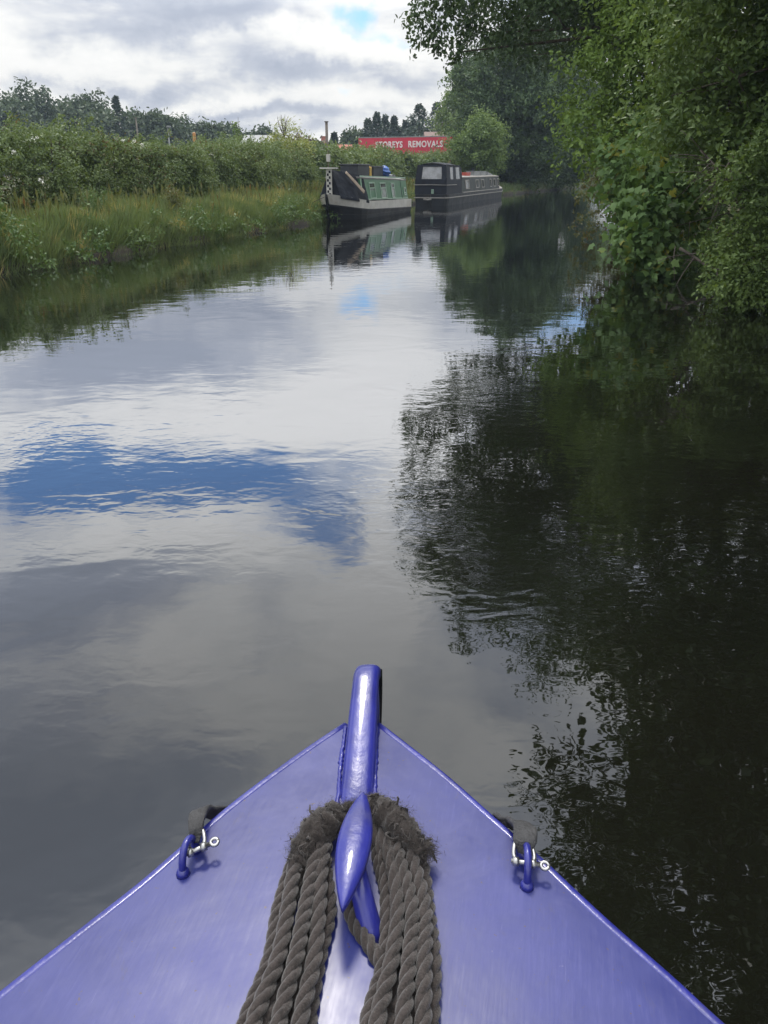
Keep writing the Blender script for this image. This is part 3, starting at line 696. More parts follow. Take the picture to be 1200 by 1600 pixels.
# near trees, mostly seen mirrored in the water
GR = 'trees on the right bank seen mirrored in the water'
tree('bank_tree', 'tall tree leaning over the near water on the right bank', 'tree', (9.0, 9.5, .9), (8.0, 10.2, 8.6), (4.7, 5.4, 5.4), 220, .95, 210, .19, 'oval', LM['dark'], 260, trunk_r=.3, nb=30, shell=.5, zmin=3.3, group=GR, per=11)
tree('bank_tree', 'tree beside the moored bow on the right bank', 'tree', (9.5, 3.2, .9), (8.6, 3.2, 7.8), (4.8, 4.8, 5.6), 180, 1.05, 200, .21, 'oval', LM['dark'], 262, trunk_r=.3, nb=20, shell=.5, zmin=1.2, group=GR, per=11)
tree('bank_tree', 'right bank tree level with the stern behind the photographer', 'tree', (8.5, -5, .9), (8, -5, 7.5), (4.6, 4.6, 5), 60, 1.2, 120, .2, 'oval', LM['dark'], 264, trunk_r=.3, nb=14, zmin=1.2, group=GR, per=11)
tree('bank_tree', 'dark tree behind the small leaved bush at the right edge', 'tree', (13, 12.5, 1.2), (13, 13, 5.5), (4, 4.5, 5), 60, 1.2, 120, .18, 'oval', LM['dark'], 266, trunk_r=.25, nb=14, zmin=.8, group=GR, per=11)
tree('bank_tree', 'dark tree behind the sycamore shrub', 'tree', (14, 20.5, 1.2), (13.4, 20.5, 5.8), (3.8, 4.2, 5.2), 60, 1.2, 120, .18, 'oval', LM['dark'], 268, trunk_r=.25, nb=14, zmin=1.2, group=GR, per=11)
tree('bank_tree', 'leafy tree beyond the hawthorn on the right bank', 'tree', (14.2, 33, 1.0), (13.2, 33, 3.3), (3.9, 3.9, 2.7), 70, .9, 150, .14, 'oval', LM['mid'], 270, trunk_r=.2, nb=14, zmin=.3, group='trees lining the far right bank', per=11)
tree('bank_tree', 'low leafy tree farther along the right bank', 'tree', (17.2, 45, 1.0), (16.6, 45, 3.2), (4.2, 4.2, 3.0), 60, 1.0, 150, .17, 'oval', LM['mid'], 272, trunk_r=.2, nb=14, zmin=.3, group='trees lining the far right bank', per=11)
tree('bank_tree', 'farthest low tree of the right bank near the bend', 'tree', (22.8, 60, 1.0), (22.0, 60, 3.6), (5.2, 5, 3.4), 60, 1.2, 150, .2, 'oval', LM['mid'], 274, trunk_r=.2, nb=14, zmin=.3, group='trees lining the far right bank', per=11)
# dead branches by the sycamore
def deadbranch(name, label, pts, rad, seed, nt=9):
    rg_ = np.random.default_rng(seed); s = spline(pts, 10); mb = MB(); mb.tube(s, [rad * (1 - .07 * i) for i in range(10)], 7)
    for _ in range(nt):
        k = rg_.integers(2, 9); d = Vector(rg_.normal(size=3)) * .28; d.z -= .1
        mb.tube([s[k], s[k] + d * .6, s[k] + d + Vector((0, 0, -.05))], [rad * .4, rad * .3, .004], 5)
    return tag(mb.build(name, M['wood'], None, True), label, 'branch')
deadbranch('dead_branch', 'bare fallen branch reaching the water below the sycamore shrub', [P(1062, 388, 14.4), P(1085, 402, 14.2), P(1110, 418, 13.9), P(1140, 425, 13.8)], .03, 301, 8)
deadbranch('dead_branch', 'thin hanging twig under the sycamore shrub', [P(1055, 385, 14.6), P(1053, 400, 14.5), P(1052, 422, 14.4)], .012, 302, 3)
deadbranch('dead_branch', 'tangle of brown twigs above the small leaved bush', [P(1095, 235, 12.4), P(1120, 262, 12.2), P(1142, 290, 12.2)], .016, 303, 22)
deadbranch('dead_branch', 'crooked bare branch crossing the brown twigs beside the alder', [P(1150, 240, 12.3), P(1128, 270, 12.1), P(1108, 300, 12.3)], .014, 304, 20)

# ------------------------------------------------------------------ narrowboats
AX = math.atan(.34); U = Vector((math.sin(AX), math.cos(AX), 0)); RT = Vector((math.cos(AX), -math.sin(AX), 0))
def proj(p):
    d = Vector(p) - Vector((0, 0, CAMH)); z = d.y * CP - d.z * SP; yy = d.y * SP + d.z * CP
    return 600 + F * d.x / z, 800 - F * yy / z
class Frame:
    def __init__(self, o): self.o = Vector(o)
    def __call__(self, s, w, z): return self.o + U * s + RT * w + Vector((0, 0, z))
    def s_at(self, px, w, z):
        a, b_ = -2., 25.
        for _ in range(40):
            m_ = (a + b_) / 2
            if proj(self(m_, w, z))[0] < px: a = m_
            else: b_ = m_
        return a
def hull_parts(B, L, hw, zg, zs, parent, mats, stem=True, bowend=0):
    """loft: black lower hull and a coloured band above, both as closed strips"""
    ss = [0, .12, .3, .6, 1.0, 1.5, 2.0, 2.5] + list(np.linspace(3.2, L, 7))
    low = MB(); up = MB()
    def ring(s, side, zf):
        rake = .45 * max(0, 1 - s / 2.0) if bowend == 0 else 0
        out = []
        for z, k in zf: out.append(B(s + rake * (1 - max(z, -.3) / .9), side * hw(s) * k, z))
        return out
    for side in (-1, 1):
        V = []; W = []
        for s in ss:
            V += ring(s, side, [(-.45, .86), (0, .93), (zs(s), 1.0)]); W += ring(s, side, [(zs(s), 1.008), (zg(s), 1.0)])
        n = len(ss)
        low.add(V, [(i * 3 + j, i * 3 + j + 1, i * 3 + 4 + j, i * 3 + 3 + j) for i in range(n - 1) for j in range(2)])
        up.add(W, [(i * 2, i * 2 + 1, i * 2 + 3, i * 2 + 2) for i in range(n - 1)])
    for s_end in (L,):
        low.add([B(s_end, -hw(s_end) * .86, -.45), B(s_end, hw(s_end) * .86, -.45), B(s_end, hw(s_end), zs(L)), B(s_end, -hw(s_end), zs(L))], [(0, 1, 2, 3)])
        up.add([B(s_end, -hw(s_end), zs(L)), B(s_end, hw(s_end), zs(L)), B(s_end, hw(s_end), zg(L)), B(s_end, -hw(s_end), zg(L))], [(0, 1, 2, 3)])
    low.build('hull', mats[0], parent); up.build('gunwale_band', mats[1], parent)
    dk = MB(); V = []
    for s in ss: V += [B(s, -hw(s), zg(s) - .015), B(s, hw(s), zg(s) - .015)]
    dk.add(V, [(i * 2, i * 2 + 1, i * 2 + 3, i * 2 + 2) for i in range(len(ss) - 1)]).build('side_deck', mats[2], parent)
    for side in (-1, 1):                   # rubbing strakes
        MB().tube([B(s, side * (hw(s) + .015), zs(s) + .0) for s in ss], .022, 6).build('rubbing_strake', mats[3], parent)
        MB().tube([B(s, side * (hw(s) * .97 + .02), zs(s) * .45) for s in ss[2:]], .016, 6).build('rubbing_strake', mats[3], parent)
def quad_slab(mb, B, s0, s1, wf, z0, z1, d0=.004, d1=.02):
    """thin slab lying on a sloping cabin side whose half width is wf(z)"""
    pts = []
    for d in (d0, d1):
        pts += [B(s0, wf(z0) + d, z0), B(s1, wf(z0) + d, z0), B(s1, wf(z1) + d, z1), B(s0, wf(z1) + d, z1)]
    return mb.hexa(pts)
# --- green boat
B1 = Frame((-2.22, 32.0, 0)); L1 = 8.0
b1 = empty('narrowboat', B1(0, 0, 0), 'green cabined narrowboat with a dark tarpaulin over its white bow', 'narrowboat')
hw1 = lambda s: .99 * math.sin(min((s + .03) / 2.3, 1) * math.pi / 2) ** .75
zg1 = lambda s: .70 - .016 * s + .27 * max(0, 1 - s / 2.3) ** 1.3
zs1 = lambda s: .385 - .022 * s + .20 * max(0, 1 - s / 2.3) ** 1.5
hull_parts(B1, L1, hw1, zg1, zs1, b1, (M['black_hull'], M['white_trim'], M['grey_roof'], M['black_hull']))
MB().tube([B1(.5, 0, -.3), B1(.12, 0, .3), B1(-.03, 0, .75), B1(-.05, 0, .98)], .035, 8).build('stem_bar', M['black_hull'], b1, True)
C0, C1 = 1.75, 7.85
rt = lambda s: 1.585 - .024 * s; cb = lambda s: zg1(s) + .01
def wf1(z): return .86 - .15 * (z - .66) / .9
cab = MB()
for (sa, sb) in ((C0, C1),):
    V = []
    for s in (sa, sb): V += [B1(s, -wf1(.6), cb(s)), B1(s, -wf1(rt(s)), rt(s)), B1(s, wf1(rt(s)), rt(s)), B1(s, wf1(.6), cb(s))]
    cab.add(V, [(0, 1, 5, 4), (3, 7, 6, 2), (0, 3, 2, 1), (4, 5, 6, 7)])
cab.build('cabin', M['green_side'], b1)
rf = MB(); V = []
for s in (C0 - .05, C1 + .08):
    for w_, dz in ((-.75, 0), (-.4, .05), (0, .07), (.4, .05), (.75, 0)): V.append(B1(s, w_, rt(s) + .01 + dz))
    for w_ in (-.75, .75): V.append(B1(s, w_, rt(s) - .035))
rf.add(V, [(0, 1, 8, 7), (1, 2, 9, 8), (2, 3, 10, 9), (3, 4, 11, 10), (5, 0, 7, 12), (4, 6, 13, 11), (0, 5, 6, 4, 3, 2, 1), (7, 8, 9, 10, 11, 13, 12)])
rf.build('roof', M['grey_roof'], b1)
for (za, zb) in ((.0, .05), (.86, .91)):
    mb = MB(); s0, s1 = C0 + .02, C1
    quad_slab(mb, lambda s, w_, z: B1(s, w_, z + (-.018 * (s - 3))), s0, s1, wf1, .70 + za - .02, .70 + zb - .02)
    mb.build('cabin_trim', M['pale_trim'], b1)
mb = MB(); quad_slab(mb, B1, C0, C0 + .07, wf1, .68, 1.53); mb.build('cabin_trim', M['pale_trim'], b1)
sdv = B1.s_at(626.6, .8, 1.1); mb = MB(); quad_slab(mb, B1, sdv - .015, sdv + .015, wf1, .62, 1.42, .003, .012); mb.build('door_edge', M['tarp'], b1)
for (xa, xb) in ((576.3, 585.5), (593.3, 602.5), (610.0, 615.6), (629.3, 632.8)):
    s0, s1 = B1.s_at(xa, .78, 1.1), B1.s_at(xb, .78, 1.1); za, zb = .76 - .018 * s0, 1.40 - .018 * s0
    if xa > 620: za += .12; zb -= .18
    f = MB()
    for (a_, b_, c_, d_) in ((s0, s1, za, za + .05), (s0, s1, zb - .05, zb), (s0, s0 + .06, za + .05, zb - .05), (s1 - .06, s1, za + .05, zb - .05), (s0 + .06, s1 - .06, zb - .24, zb - .20)):
        quad_slab(f, B1, a_, b_, wf1, c_, d_, .004, .03)
    fo = f.build('window', M['pale_trim'], b1)
    g1 = MB(); quad_slab(g1, B1, s0 + .06, s1 - .06, wf1, za + .05, zb - .24, .003, .012); g1.build('pane', M['pale_glass'], fo)
    g1 = MB(); quad_slab(g1, B1, s0 + .06, s1 - .06, wf1, zb - .20, zb - .05, .003, .012); g1.build('hopper_pane', M['dark_glass'], fo)
# tarpaulin over the fore deck
tp = MB(); secs = []
for s, zt, wt in ((.42, 1.80, .05), (.8, 1.80, .12), (1.2, 1.72, .36), (C0 + .35, 1.63, .70)):
    gw = hw1(s); zz = zg1(s)
    secs.append([B1(s, -gw - .01, zz - .02), B1(s, -(gw * .55 + wt * .45), zz + (zt - zz) * .5 - .03), B1(s, -wt, zt), B1(s, wt, zt), B1(s, (gw * .55 + wt * .45), zz + (zt - zz) * .5 - .03), B1(s, gw + .01, zz - .02), B1(s, gw + .015, zz - .10)])
V = [p_ for s in secs for p_ in s]; k = 7
tp.add(V, [(i * k + j, i * k + j + 1, (i + 1) * k + j + 1, (i + 1) * k + j) for i in range(3) for j in range(k - 1)] + [(0, 1, 2, 3, 4, 5)])
to = tp.build('tarpaulin', M['tarp'], b1)
sub = to.modifiers.new('s', 'SUBSURF'); sub.subdivision_type = 'SIMPLE'; sub.levels = sub.render_levels = 3
tx = bpy.data.textures.new('folds', 'CLOUDS'); tx.noise_scale = .35
dm = to.modifiers.new('d', 'DISPLACE'); dm.texture = tx; dm.strength = .07; dm.mid_level = .5
mb = MB(); a_, b_ = B1(.92, .40, 1.70), B1(1.52, .93, .98); dd = (b_ - a_).normalized(); sd_ = dd.cross(RT).normalized()
o_ = RT * .05 + Vector((0, 0, .03))
mb.hexa([a_ - sd_ * .06 + o_, a_ + sd_ * .06 + o_, b_ + sd_ * .08 + o_, b_ - sd_ * .08 + o_] + [q + RT * .03 for q in (a_ - sd_ * .06 + o_, a_ + sd_ * .06 + o_, b_ + sd_ * .08 + o_, b_ - sd_ * .08 + o_)])
mb.build('tan_strap', M['tan'], to)
mb = MB(); T1 = lambda q: B1(q.x, q.y, q.z)
mb.box(.30, .36, -.11, .11, .86, 1.84, T1); pp = mb.build('checked_board', M['white_trim'], b1)
mb = MB()
for k in range(9):
    for j in (0, 1):
        if (k + j) % 2: mb.box(.288, .2995, -.075 + j * .075, j * .075, .90 + k * .10, .99 + k * .10, T1)
mb.build('check_pattern', M['tarp'], pp)
MB().box(.22, .40, -.34, .36, 1.85, 1.90, T1).build('cross_plank', M['white_trim'], b1)
MB().tube([B1(.33, -.02, 1.90), B1(.33, -.02, 2.52)], .018, 7).build('mast', M['wood'], b1)
MB().box(.27, .39, -.075, .05, 2.10, 2.36, T1).build('mast_box', M['white_trim'], b1, bevel=.01)
RZ = lambda s: rt(s) + .07
def crate(B, label, s0, s1, w0, w1, z0, h, m):
    t = empty('storage_crate', B((s0 + s1) / 2, (w0 + w1) / 2, z0), label, 'crate')
    MB().box(s0, s1, w0, w1, z0, z0 + h * .86, lambda q: B(q.x, q.y, q.z)).build('body', m, t, bevel=.02)
    MB().box(s0 - .03, s1 + .03, w0 - .03, w1 + .03, z0 + h * .86, z0 + h, lambda q: B(q.x, q.y, q.z)).build('lid', m, t, bevel=.015)
crate(B1, 'dark storage crate nearer the bow on the green boat roof', 2.55, 3.95, -.42, .35, RZ(3.2), .46, M['crate'])
crate(B1, 'dark storage crate beside the blue bag on the green boat roof', 4.45, 5.75, -.42, .35, RZ(5.1), .44, M['crate'])
t = empty('jerrycan', B1(4.2, .2, RZ(4.2)), 'yellow jerrycan wedged between two dark crates', 'jerrycan')
MB().box(4.08, 4.32, .02, .33, RZ(4.2), RZ(4.2) + .38, T1).build('body', M['yellow'], t, bevel=.03)
MB().tube([B1(4.2, .1, RZ(4.2) + .37), B1(4.2, .12, RZ(4.2) + .46), B1(4.2, .24, RZ(4.2) + .46), B1(4.2, .26, RZ(4.2) + .37)], .02, 6).build('handle', M['yellow'], t)
def lump(name, label, cat, c, rad, m, seed):
    bm = bmesh.new(); bmesh.ops.create_icosphere(bm, subdivisions=4, radius=1)
    rg_ = np.random.default_rng(seed); a = rg_.uniform(0, 6, 9)
    for v in bm.verts:
        q = v.co.copy(); f = 1 + .14 * math.sin(q.x * 5 + a[0]) * math.sin(q.y * 4 + a[1]) + .1 * math.sin(q.z * 9 + a[2] + q.x * 4) + .05 * math.sin(q.y * 15 + a[3])
        v.co = Vector((q.x * rad[0], q.y * rad[1], max(q.z, -.75) * rad[2])) * f
    me = bpy.data.meshes.new(name); bm.to_mesh(me); bm.free(); me.shade_smooth(); me.materials.append(m)
    o = bpy.data.objects.new(name, me); C.objects.link(o); o.location = c; return tag(o, label, cat)
lump('blue_bag', 'crumpled blue bag on the roof of the green boat', 'bag', B1(6.2, .18, RZ(6.2) + .20), (.36, .42, .24), M['bluebag'], 3)
lump('tarp_bundle', 'flat grey folded sheet beside the blue bag', 'bundle', B1(6.95, .1, RZ(6.9) + .06), (.4, .42, .08), M['slate'], 4)
MB_ = MB(); MB_.tube([B1(6.0, hw1(6) + .02, .30), B1(6.3, hw1(6) + .03, .18)], .03, 6)
MB().tube(spline([B1(.1, 0, .9), B1(-.6, -.9, .5), B1(-1.0, -2.2, .35)], 10), .012, 6).build('bow_line', M['rope'], b1)

# --- black boat, stern towards us
B2 = Frame((2.54, 46.0, 0)); L2 = 18.3
b2 = empty('narrowboat', B2(0, 0, 0), 'black narrowboat with a windowed canopy over its stern', 'narrowboat')
hw2 = lambda s: .97 if s < L2 - 2.5 else max(.05, .97 * math.sin((L2 + .05 - s) / 2.55 * math.pi / 2) ** .75)
zg2 = lambda s: .58 + .22 * max(0, (s - (L2 - 2.5)) / 2.5) ** 1.3
zs2 = lambda s: .40 + .22 * max(0, (s - (L2 - 2.5)) / 2.5) ** 1.3
def hull2():
    ss = [0, .25, .5, 1.5, 3.8] + list(np.linspace(5, L2 - 2.5, 6)) + [L2 - 2, L2 - 1.4, L2 - .8, L2 - .3, L2]
    low = MB(); up = MB(); dk = MB(); D = []
    rnd = lambda s: .86 + .14 * min(1, s / .5) ** .5
    for side in (-1, 1):
        V = []; W = []
        for s in ss:
            h_ = hw2(s) * rnd(s)
            V += [B2(s + .1, side * h_ * .88, -.4), B2(s, side * h_ * .96, 0), B2(s, side * h_, zs2(s))]; W += [B2(s, side * h_ * 1.008, zs2(s)), B2(s, side * h_, zg2(s))]
        n = len(ss)
        low.add(V, [(i * 3 + j, i * 3 + j + 1, i * 3 + 4 + j, i * 3 + 3 + j) for i in range(n - 1) for j in range(2)])
        up.add(W, [(i * 2, i * 2 + 1, i * 2 + 3, i * 2 + 2) for i in range(n - 1)])
        MB().tube([B2(s, side * (hw2(s) * rnd(s) + .02), zs2(s)) for s in ss], .03, 6).build('rubbing_strake', M['cream'], b2)
    for s in ss: D += [B2(s, -hw2(s) * rnd(s), zg2(s) - .012), B2(s, hw2(s) * rnd(s), zg2(s) - .012)]
    dk.add(D, [(i * 2, i * 2 + 1, i * 2 + 3, i * 2 + 2) for i in range(len(ss) - 1)])
    h_ = hw2(0) * rnd(0)
    low.add([B2(.1, -h_ * .88, -.4), B2(.1, h_ * .88, -.4), B2(0, h_ * .96, 0), B2(0, -h_ * .96, 0), B2(0, h_, zs2(0)), B2(0, -h_, zs2(0))], [(0, 1, 2, 3), (3, 2, 4, 5)])
    up.add([B2(0, -h_, zs2(0)), B2(0, h_, zs2(0)), B2(0, h_, zg2(0)), B2(0, -h_, zg2(0))], [(0, 1, 2, 3)])
    low.build('hull', M['black_hull'], b2); up.build('gunwale_band', M['black_hull'], b2); dk.build('side_deck', M['cream'], b2)
    MB().tube([B2(-.01, -h_, zs2(0)), B2(-.04, 0, zs2(0)), B2(-.01, h_, zs2(0))], .03, 6).build('stern_rail', M['cream'], b2)
hull2()
K0 = 3.9; K1 = L2 - 2.6
def wf2(z): return .84 - .14 * (z - .58) / .85
R2 = lambda s: 1.42
cab = MB(); V = []
for s in (K0, K1): V += [B2(s, -wf2(.58), .57), B2(s, -wf2(1.42), R2(s)), B2(s, wf2(1.42), R2(s)), B2(s, wf2(.58), .57)]
cab.add(V, [(0, 1, 5, 4), (3, 7, 6, 2), (0, 3, 2, 1), (4, 5, 6, 7)]).build('cabin', M['navy_side'], b2)
rf = MB(); V = []
for s in (K0 - .05, K1 + .06):
    for w_, dz in ((-.73, 0), (-.4, .05), (0, .07), (.4, .05), (.73, 0)): V.append(B2(s, w_, R2(s) + .01 + dz))
    for w_ in (-.73, .73): V.append(B2(s, w_, R2(s) - .035))
rf.add(V, [(0, 1, 8, 7), (1, 2, 9, 8), (2, 3, 10, 9), (3, 4, 11, 10), (5, 0, 7, 12), (4, 6, 13, 11), (0, 5, 6, 4, 3, 2, 1), (7, 8, 9, 10, 11, 13, 12)])
rf.build('roof', M['cream'], b2)
MB().tube([B2(s, .985, .60) for s in np.linspace(K0 - .2, K1, 5)], .025, 6).build('gunwale_rail', M['cream'], b2)
for (xa, xb) in ((727, 733.2), (743.2, 748.2), (752.2, 756.4), (765.2, 768), (771, 774.2), (777, 779.4)):
    s0, s1 = B2.s_at(xa, .78, 1.0), B2.s_at(xb, .78, 1.0); za, zb = .76, 1.27
    f = MB()
    for (a_, b_, c_, d_) in ((s0, s1, za, za + .05), (s0, s1, zb - .05, zb), (s0, s0 + .09, za + .05, zb - .05), (s1 - .09, s1, za + .05, zb - .05)):
        quad_slab(f, B2, a_, b_, wf2, c_, d_, .004, .03)
    fo = f.build('window', M['cream'], b2); g1 = MB(); quad_slab(g1, B2, s0 + .09, s1 - .09, wf2, za + .05, zb - .05, .003, .012); g1.build('pane', M['dark_glass'], fo)
# canopy: frames of dark canvas round clear windows
T2 = lambda q: B2(q.x, q.y, q.z)
cp = MB()
zb_, zm, zt_ = .58, 1.06, 2.06
def cw(z): return .90 if z < 1.1 else .90 - .10 * (z - 1.1) / .95
def cs(z): return .10 if z < 1.1 else .10 + .16 * (z - 1.1) / .95       # stern face leans forward
def face(mb, u0, u1, z0, z1, d=0.0, th=.02):      # piece of the stern face, u across
    q = []
    for dd_ in (-d - th, -d):
        q += [B2(cs(z0) + dd_, u0 * cw(z0), z0), B2(cs(z0) + dd_, u1 * cw(z0), z0), B2(cs(z1) + dd_, u1 * cw(z1), z1), B2(cs(z1) + dd_, u0 * cw(z1), z1)]
    return mb.hexa(q)
def sidep(mb, s0, s1, z0, z1, side=1, s0t=None, s1t=None, d=0.0, th=.02):
    s0t = s0 if s0t is None else s0t; s1t = s1 if s1t is None else s1t; q = []
    for dd_ in (d, d + th): q += [B2(s0, side * (cw(z0) + dd_), z0), B2(s1, side * (cw(z0) + dd_), z0), B2(s1t, side * (cw(z1) + dd_), z1), B2(s0t, side * (cw(z1) + dd_), z1)]
    return mb.hexa(q)
face(cp, -1, 1, zb_, 1.36); face(cp, -1, -.62, 1.36, 1.98); face(cp, .70, 1, 1.36, 1.98); face(cp, -1, 1, 1.98, 2.08)
for side in (1, -1):
    sidep(cp, .12, 3.7, zb_, 1.34, side); sidep(cp, .16, 1.0, 1.34, 2.08, side, .26, 1.0)
    sidep(cp, 1.7, 2.3, 1.34, 2.02, side); sidep(cp, 3.2, 3.75, 1.34, 1.95, side); sidep(cp, 1.0, 3.3, 1.96, 2.06, side)
V = []
for s, z in ((.26, 2.08), (1.2, 2.12), (2.4, 2.10), (3.75, 1.93)):
    V += [B2(s, -.80, z - .04), B2(s, -.45, z + .06), B2(s, 0, z + .09), B2(s, .45, z + .06), B2(s, .83, z - .04)]
cp.add(V, [(i * 5 + j, i * 5 + j + 1, i * 5 + 6 + j, i * 5 + 5 + j) for i in range(3) for j in range(4)])
co = cp.build('canopy', M['tarp'], b2)
mb = MB(); face(mb, -.62, .70, 1.36, 1.98, -.012, .006); mb.build('clear_window', M['clear_vinyl'], co)
for side in (1, -1):
    mb = MB(); sidep(mb, 1.0, 1.7, 1.34, 1.98, side, d=.004, th=.006); mb.build('clear_window', M['clear_vinyl'], co)
    mb = MB(); sidep(mb, 2.3, 3.2, 1.34, 1.98, side, d=.004, th=.006); mb.build('clear_window', M['clear_vinyl'], co)
mb = MB(); mb.tube([B2(.05, -.92, 1.06), B2(.04, 0, 1.07), B2(.05, .93, 1.06), B2(2.2, .95, 1.05)], .02, 6); mb.build('hand_rail', M['cream'], b2)
MB().box(-.05, .0, -.04, .04, -.3, .58, T2).build('rudder_post', M['black_hull'], b2)
MB().tube([B2(-.02, .15, .62), B2(-.03, .15, .84)], .07, 8).build('stern_fender', M['willow'] if 'willow' in M else M['pale_trim'], b2)
MB().tube([B2(-.06, -.35, .34), B2(-.07, -.1, .30), B2(-.06, .1, .34)], .05, 7).build('button_fender', M['cream'], b2, True)
RZ2 = 1.50
def roofbox(label, px0, px1, h, m, name='roof_box', cat='box', w0=-.2, w1=.35):
    s0, s1 = B2.s_at(px0, w1, 1.6), B2.s_at(px1, w1, 1.6)
    t = empty(name, B2((s0 + s1) / 2, 0, RZ2), label, cat)
    MB().box(s0, s1, w0, w1, RZ2 - .03, RZ2 + h, T2).build('body', m, t, bevel=.015)
    MB().box(s0 - .02, s1 + .02, w0 - .02, w1 + .02, RZ2 + h, RZ2 + h + .03, T2).build('lid', m, t, bevel=.01)
roofbox('red box on the black boat roof beside the chimney', 730, 735, .15, M['rust'])
roofbox('grey roof box just past the chimney of the black boat', 741.5, 750, .22, M['slate'])
roofbox('grey roof box farther forward on the black boat roof', 752.5, 759, .21, M['slate'])
sc_ = B2.s_at(738.6, .1, 1.7); t = empty('chimney', B2(sc_, .1, RZ2), 'black stove chimney on the roof of the black boat', 'chimney')
MB().tube([B2(sc_, .1, RZ2 - .05), B2(sc_, .1, RZ2 + .38)], .075, 10).build('flue', M['tarp'], t, True)
MB().tube([B2(sc_, .1, RZ2 + .38), B2(sc_, .1, RZ2 + .42)], .10, 10).build('cap', M['tarp'], t)
s0, s1 = B2.s_at(761, .3, 1.6), B2.s_at(769, .3, 1.6)
mb = MB(); mb.hexa([B2(s0, -.35, RZ2 - .02), B2(s1, -.35, RZ2 - .02), B2(s1, .35, RZ2 - .04), B2(s0, .35, RZ2 - .04), B2(s0, -.35, RZ2 + .24), B2(s1 - .3, -.35, RZ2 + .24), B2(s1, .35, RZ2 + .02), B2(s0, .35, RZ2 + .2)])
tag(mb.build('sloping_hatch', M['slate'], bevel=.01), 'sloping grey hatch cover near the bow of the black boat', 'hatch')

# ------------------------------------------------------------------ lorry, roofs, posts
A = P(560, 216, 92); Bp = P(706, 213.5, 88); A.z = Bp.z = (A.z + Bp.z) / 2
dx = (Bp - A); LL = dx.length; ex = dx.normalized(); ey = Vector((-ex.y, ex.x, 0)); zt = A.z; zb0 = 1.55
O = Vector((A.x, A.y, 0)); TL = lambda q: O + ex * q.x + ey * q.y + Vector((0, 0, q.z))
lo = empty('removals_lorry', O + ex * LL / 2 + ey * 1.2 + Vector((0, 0, .7)), 'long red removals lorry with white lettering behind the hedge', 'lorry')
MB().box(0, LL, 0, 2.45, zb0, zt, TL).build('box_body', M['red_lorry'], lo, bevel=.03)
MB().box(-.02, LL + .02, -.02, 2.47, zt, zt + .09, TL).build('roof_rail', M['slate'], lo, bevel=.01)
MB().box(.2, LL - .2, .5, 1.95, 1.15, zb0, TL).build('chassis', M['tyre'], lo)
for xw in (1.6, 2.8, LL - 2.4):
    for yw in (.22, 2.2):
        mb = MB(); mb.tube([TL(Vector((xw, yw - .15, 1.15))), TL(Vector((xw, yw + .15, 1.15)))], .5, 18); wh = mb.build('wheel', M['tyre'], lo)
        MB().tube([TL(Vector((xw, yw - .17, 1.15))), TL(Vector((xw, yw + .17, 1.15)))], .24, 12).build('rim', M['steel'], wh)
MB().box(-2.2, -.15, .05, 2.4, 1.1, 3.3, TL).build('cab', M['rust'], lo, bevel=.12)
MB().box(-2.23, -2.19, .25, 2.2, 2.2, 3.0, TL).build('windscreen', M['dark_glass'], lo)
def text(s, px0, px1, z0, h, parent):
    cu = bpy.data.curves.new('lettering', 'FONT'); cu.body = s; cu.size = 1; cu.offset = .03; cu.extrude = .012; cu.space_character = 1.12
    tmp = bpy.data.objects.new('lettering', cu); C.objects.link(tmp); bpy.context.view_layer.update()
    me = bpy.data.meshes.new_from_object(tmp.evaluated_get(bpy.context.evaluated_depsgraph_get())); bpy.data.objects.remove(tmp)
    v = np.zeros(len(me.vertices) * 3, np.float32); me.vertices.foreach_get('co', v); v = v.reshape(-1, 3)
    mn, mx_ = v.min(0), v.max(0)
    def s_of(px):
        a_, b_ = 0., LL
        for _ in range(40):
            m_ = (a_ + b_) / 2
            if proj(TL(Vector((m_, 0, z0))))[0] < px: a_ = m_
            else: b_ = m_
        return a_
    x0, x1 = s_of(px0), s_of(px1)
    u = (v[:, 0] - mn[0]) / (mx_[0] - mn[0]) * (x1 - x0) + x0; z = (v[:, 1] - mn[1]) / (mx_[1] - mn[1]) * h + z0; d = -.006 - (v[:, 2] - mn[2])
    W = np.array(O)[None] + u[:, None] * np.array(ex) + d[:, None] * np.array(ey) + z[:, None] * np.array((0, 0, 1))
    me.vertices.foreach_set('co', W.astype(np.float32).ravel()); me.update()
    return link('lettering', me, M['white_letter'], parent)
zc = CAMH + (266 - 231.0) * 90 / 1439
text('STOREYS', 587, 629, zc, .62, lo); text('REMOVALS', 638, 692, zc + .02, .62, lo)
